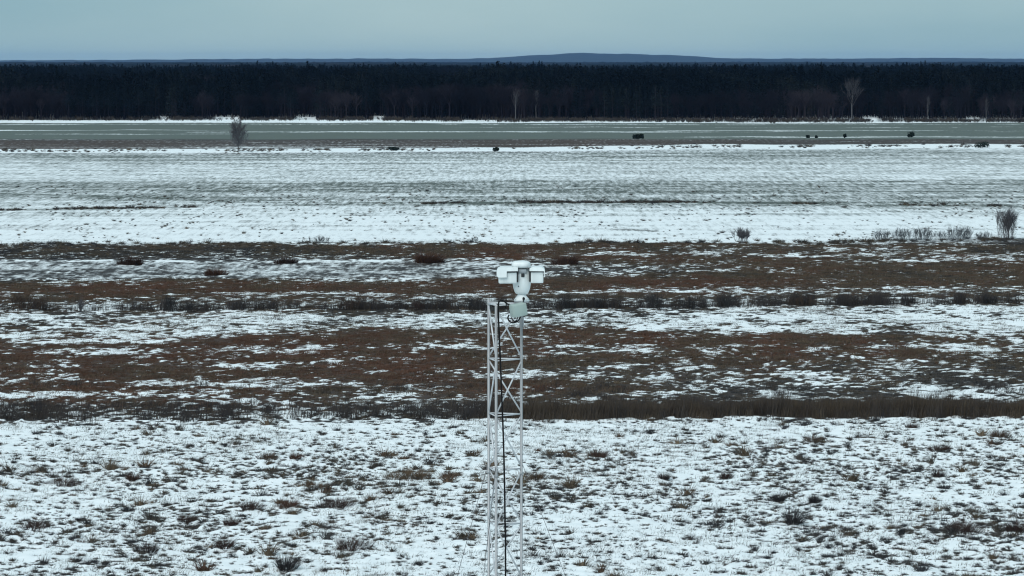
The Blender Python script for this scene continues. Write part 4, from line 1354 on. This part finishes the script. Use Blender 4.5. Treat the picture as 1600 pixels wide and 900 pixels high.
G3 = 'dark shrubs standing along the far drain'
for px, py, top, wd, mat, lab in (
 (35, 489, 455, 34, 'brown', 'wide brown shrub at the left end of the far drain'),
 (60, 489, 462, 16, 'brown', 'narrow brown shrub beside the wide one at the far left drain'),
 (125, 488.5, 464, 8, 'dusk', 'single thin shrub stem standing alone on the far left drain'),
 (270, 487.5, 459, 24, 'dark', 'larger black shrub of the left pair on the far drain'),
 (296, 487.5, 468, 14, 'dark', 'smaller black shrub of the left pair on the far drain'),
 (545, 486, 464, 34, 'brown', 'loose brown shrub on the far drain midway to the mast'),
 (653, 485.5, 466, 20, 'rustdark', 'dark pointed shrub on the far drain left of the mast'),
 (738, 485, 458, 54, 'dark', 'wide black shrub on the far drain right next to the mast'),
 (880, 483, 458, 24, 'dark', 'black shrub on the far drain just right of the camera'),
 (930, 482, 464, 26, 'dark', 'loose black shrub second right of the camera on the drain'),
 (1025, 481, 453, 40, 'dark', 'biggest black shrub on the drain right of the camera'),
 (1075, 480.5, 458, 32, 'dark', 'black shrub just right of the biggest one on the drain'),
 (1135, 480, 456, 30, 'dark', 'black shrub third in the cluster right of the biggest one'),
 (1255, 478.5, 458, 50, 'brown', 'wide brown shrub on the right half of the far drain'),
 (1418, 476.5, 460, 26, 'dark', 'dense black shrub on the far drain towards the right end'),
 (1548, 475.5, 458, 24, 'dark', 'black shrub at the right end of the far drain')):
    shrub_thing(lab, px, py, top, wd, mat, G3, 15 if wd > 20 else 9, 2)

G4 = 'rusty grass clumps on the near snow'
for px, py, top, wd, mat, lab in (
 (98, 757, 745, 62, 'rustdark', 'long dark rust grass clump on near snow at far left'),
 (207, 753, 741, 24, 'rust', 'small rust clump right of the long dark one on the left'),
 (418, 719, 708, 34, 'ochre', 'ochre grass clump on near snow, upper left of the mast'),
 (461, 719, 708, 20, 'rust', 'small rust clump beside the ochre clump left of the mast'),
 (390, 794, 780, 44, 'rustdark', 'dark rust clump, left of three in a row on near snow'),
 (450, 792, 779, 44, 'rust', 'rust clump, middle of three in a row on near snow'),
 (528, 791, 780, 60, 'rustdark', 'wide dark clump, right of three in a row on near snow'),
 (53, 820, 808, 46, 'rustdark', 'dark rust clump near the left edge of the near snow'),
 (290, 813, 800, 36, 'rustdark', 'dark clump with pale stems left of the row of three'),
 (359, 818, 807, 24, 'rustdark', 'small dark clump below the left end of the row of three'),
 (230, 857, 843, 42, 'black', 'black grass clump low on the left near snow'),
 (351, 854, 839, 38, 'rustdark', 'dark rust clump low on the near snow, left of centre'),
 (447, 888, 862, 36, 'black', 'tall blackish tuft at the bottom edge left of the mast'),
 (548, 856, 842, 72, 'rustdark', 'widest dark clump low on the near snow left of the mast'),
 (640, 750, 737, 84, 'ochre', 'wide ochre grass streak on near snow left of the mast'),
 (700, 748, 738, 30, 'rust', 'small rust clump between the ochre streak and the mast'),
 (838, 751, 738, 34, 'ochre', 'ochre grass clump touching the mast on its right'),
 (936, 713, 700, 34, 'rust', 'rust clump alone on the near snow right of the mast'),
 (1270, 689, 677, 34, 'ochre', 'ochre clump near the drain on the right near snow'),
 (1469, 702, 690, 42, 'rustdark', 'wide dark rust clump near the drain far right'),
 (1562, 681, 668, 36, 'ochre', 'ochre clump near the drain at the right edge'),
 (1424, 665, 653, 18, 'rustdark', 'small dark clump right under the drain wall'),
 (1240, 821, 795, 32, 'black', 'tall blackish tuft standing alone on the right near snow'),
 (1505, 833, 815, 66, 'rustdark', 'wide dark tuft with tall stems on the right near snow'),
 (1588, 833, 814, 30, 'rustdark', 'dark rust tuft at the right edge of the near snow'),
 (1466, 742, 730, 22, 'black', 'small black tuft on the right near snow below the dark clump'),
 (1217, 783, 768, 18, 'black', 'small black tuft above the tall lone tuft on the right'),
 (1272, 785, 773, 17, 'black', 'round black tuft to the right of the other small black tuft'),
 (1037, 749, 738, 18, 'black', 'small black tuft on near snow nearest right of the mast'),
 (1134, 746, 736, 24, 'rustdark', 'small dark rust tuft midway across the right near snow')):
    clump_thing(lab, px, py, top, wd, mat, G4, None, .5, 'grass_clump', 1.5)

# ------------------------------------------------------------------ air
def build_haze():
    x, y0, y1, z0, z1 = 80000.0, -900.0, 43000.0, -6.0, 127.0
    v = [(-x, y0, z0), (x, y0, z0), (x, y1, z0), (-x, y1, z0), (-x, y0, z1), (x, y0, z1), (x, y1, z1), (-x, y1, z1)]
    f = [(0, 3, 2, 1), (4, 5, 6, 7), (0, 1, 5, 4), (1, 2, 6, 5), (2, 3, 7, 6), (3, 0, 4, 7)]
    m = bpy.data.materials.new('haze_air'); m.use_nodes = True
    n = m.node_tree; n.nodes.clear()
    out = n.nodes.new('ShaderNodeOutputMaterial'); pv = n.nodes.new('ShaderNodeVolumePrincipled')
    pv.inputs['Color'].default_value = (.25, .50, 1.0, 1)
    pv.inputs['Density'].default_value = 1.1e-5
    pv.inputs['Anisotropy'].default_value = 0
    n.links.new(pv.outputs[0], out.inputs['Volume'])
    o = add('haze', mesh_from('haze', v, f, m)); tag(o, 'thin blue haze lying over the whole plain', 'haze', kind='stuff')
build_haze()
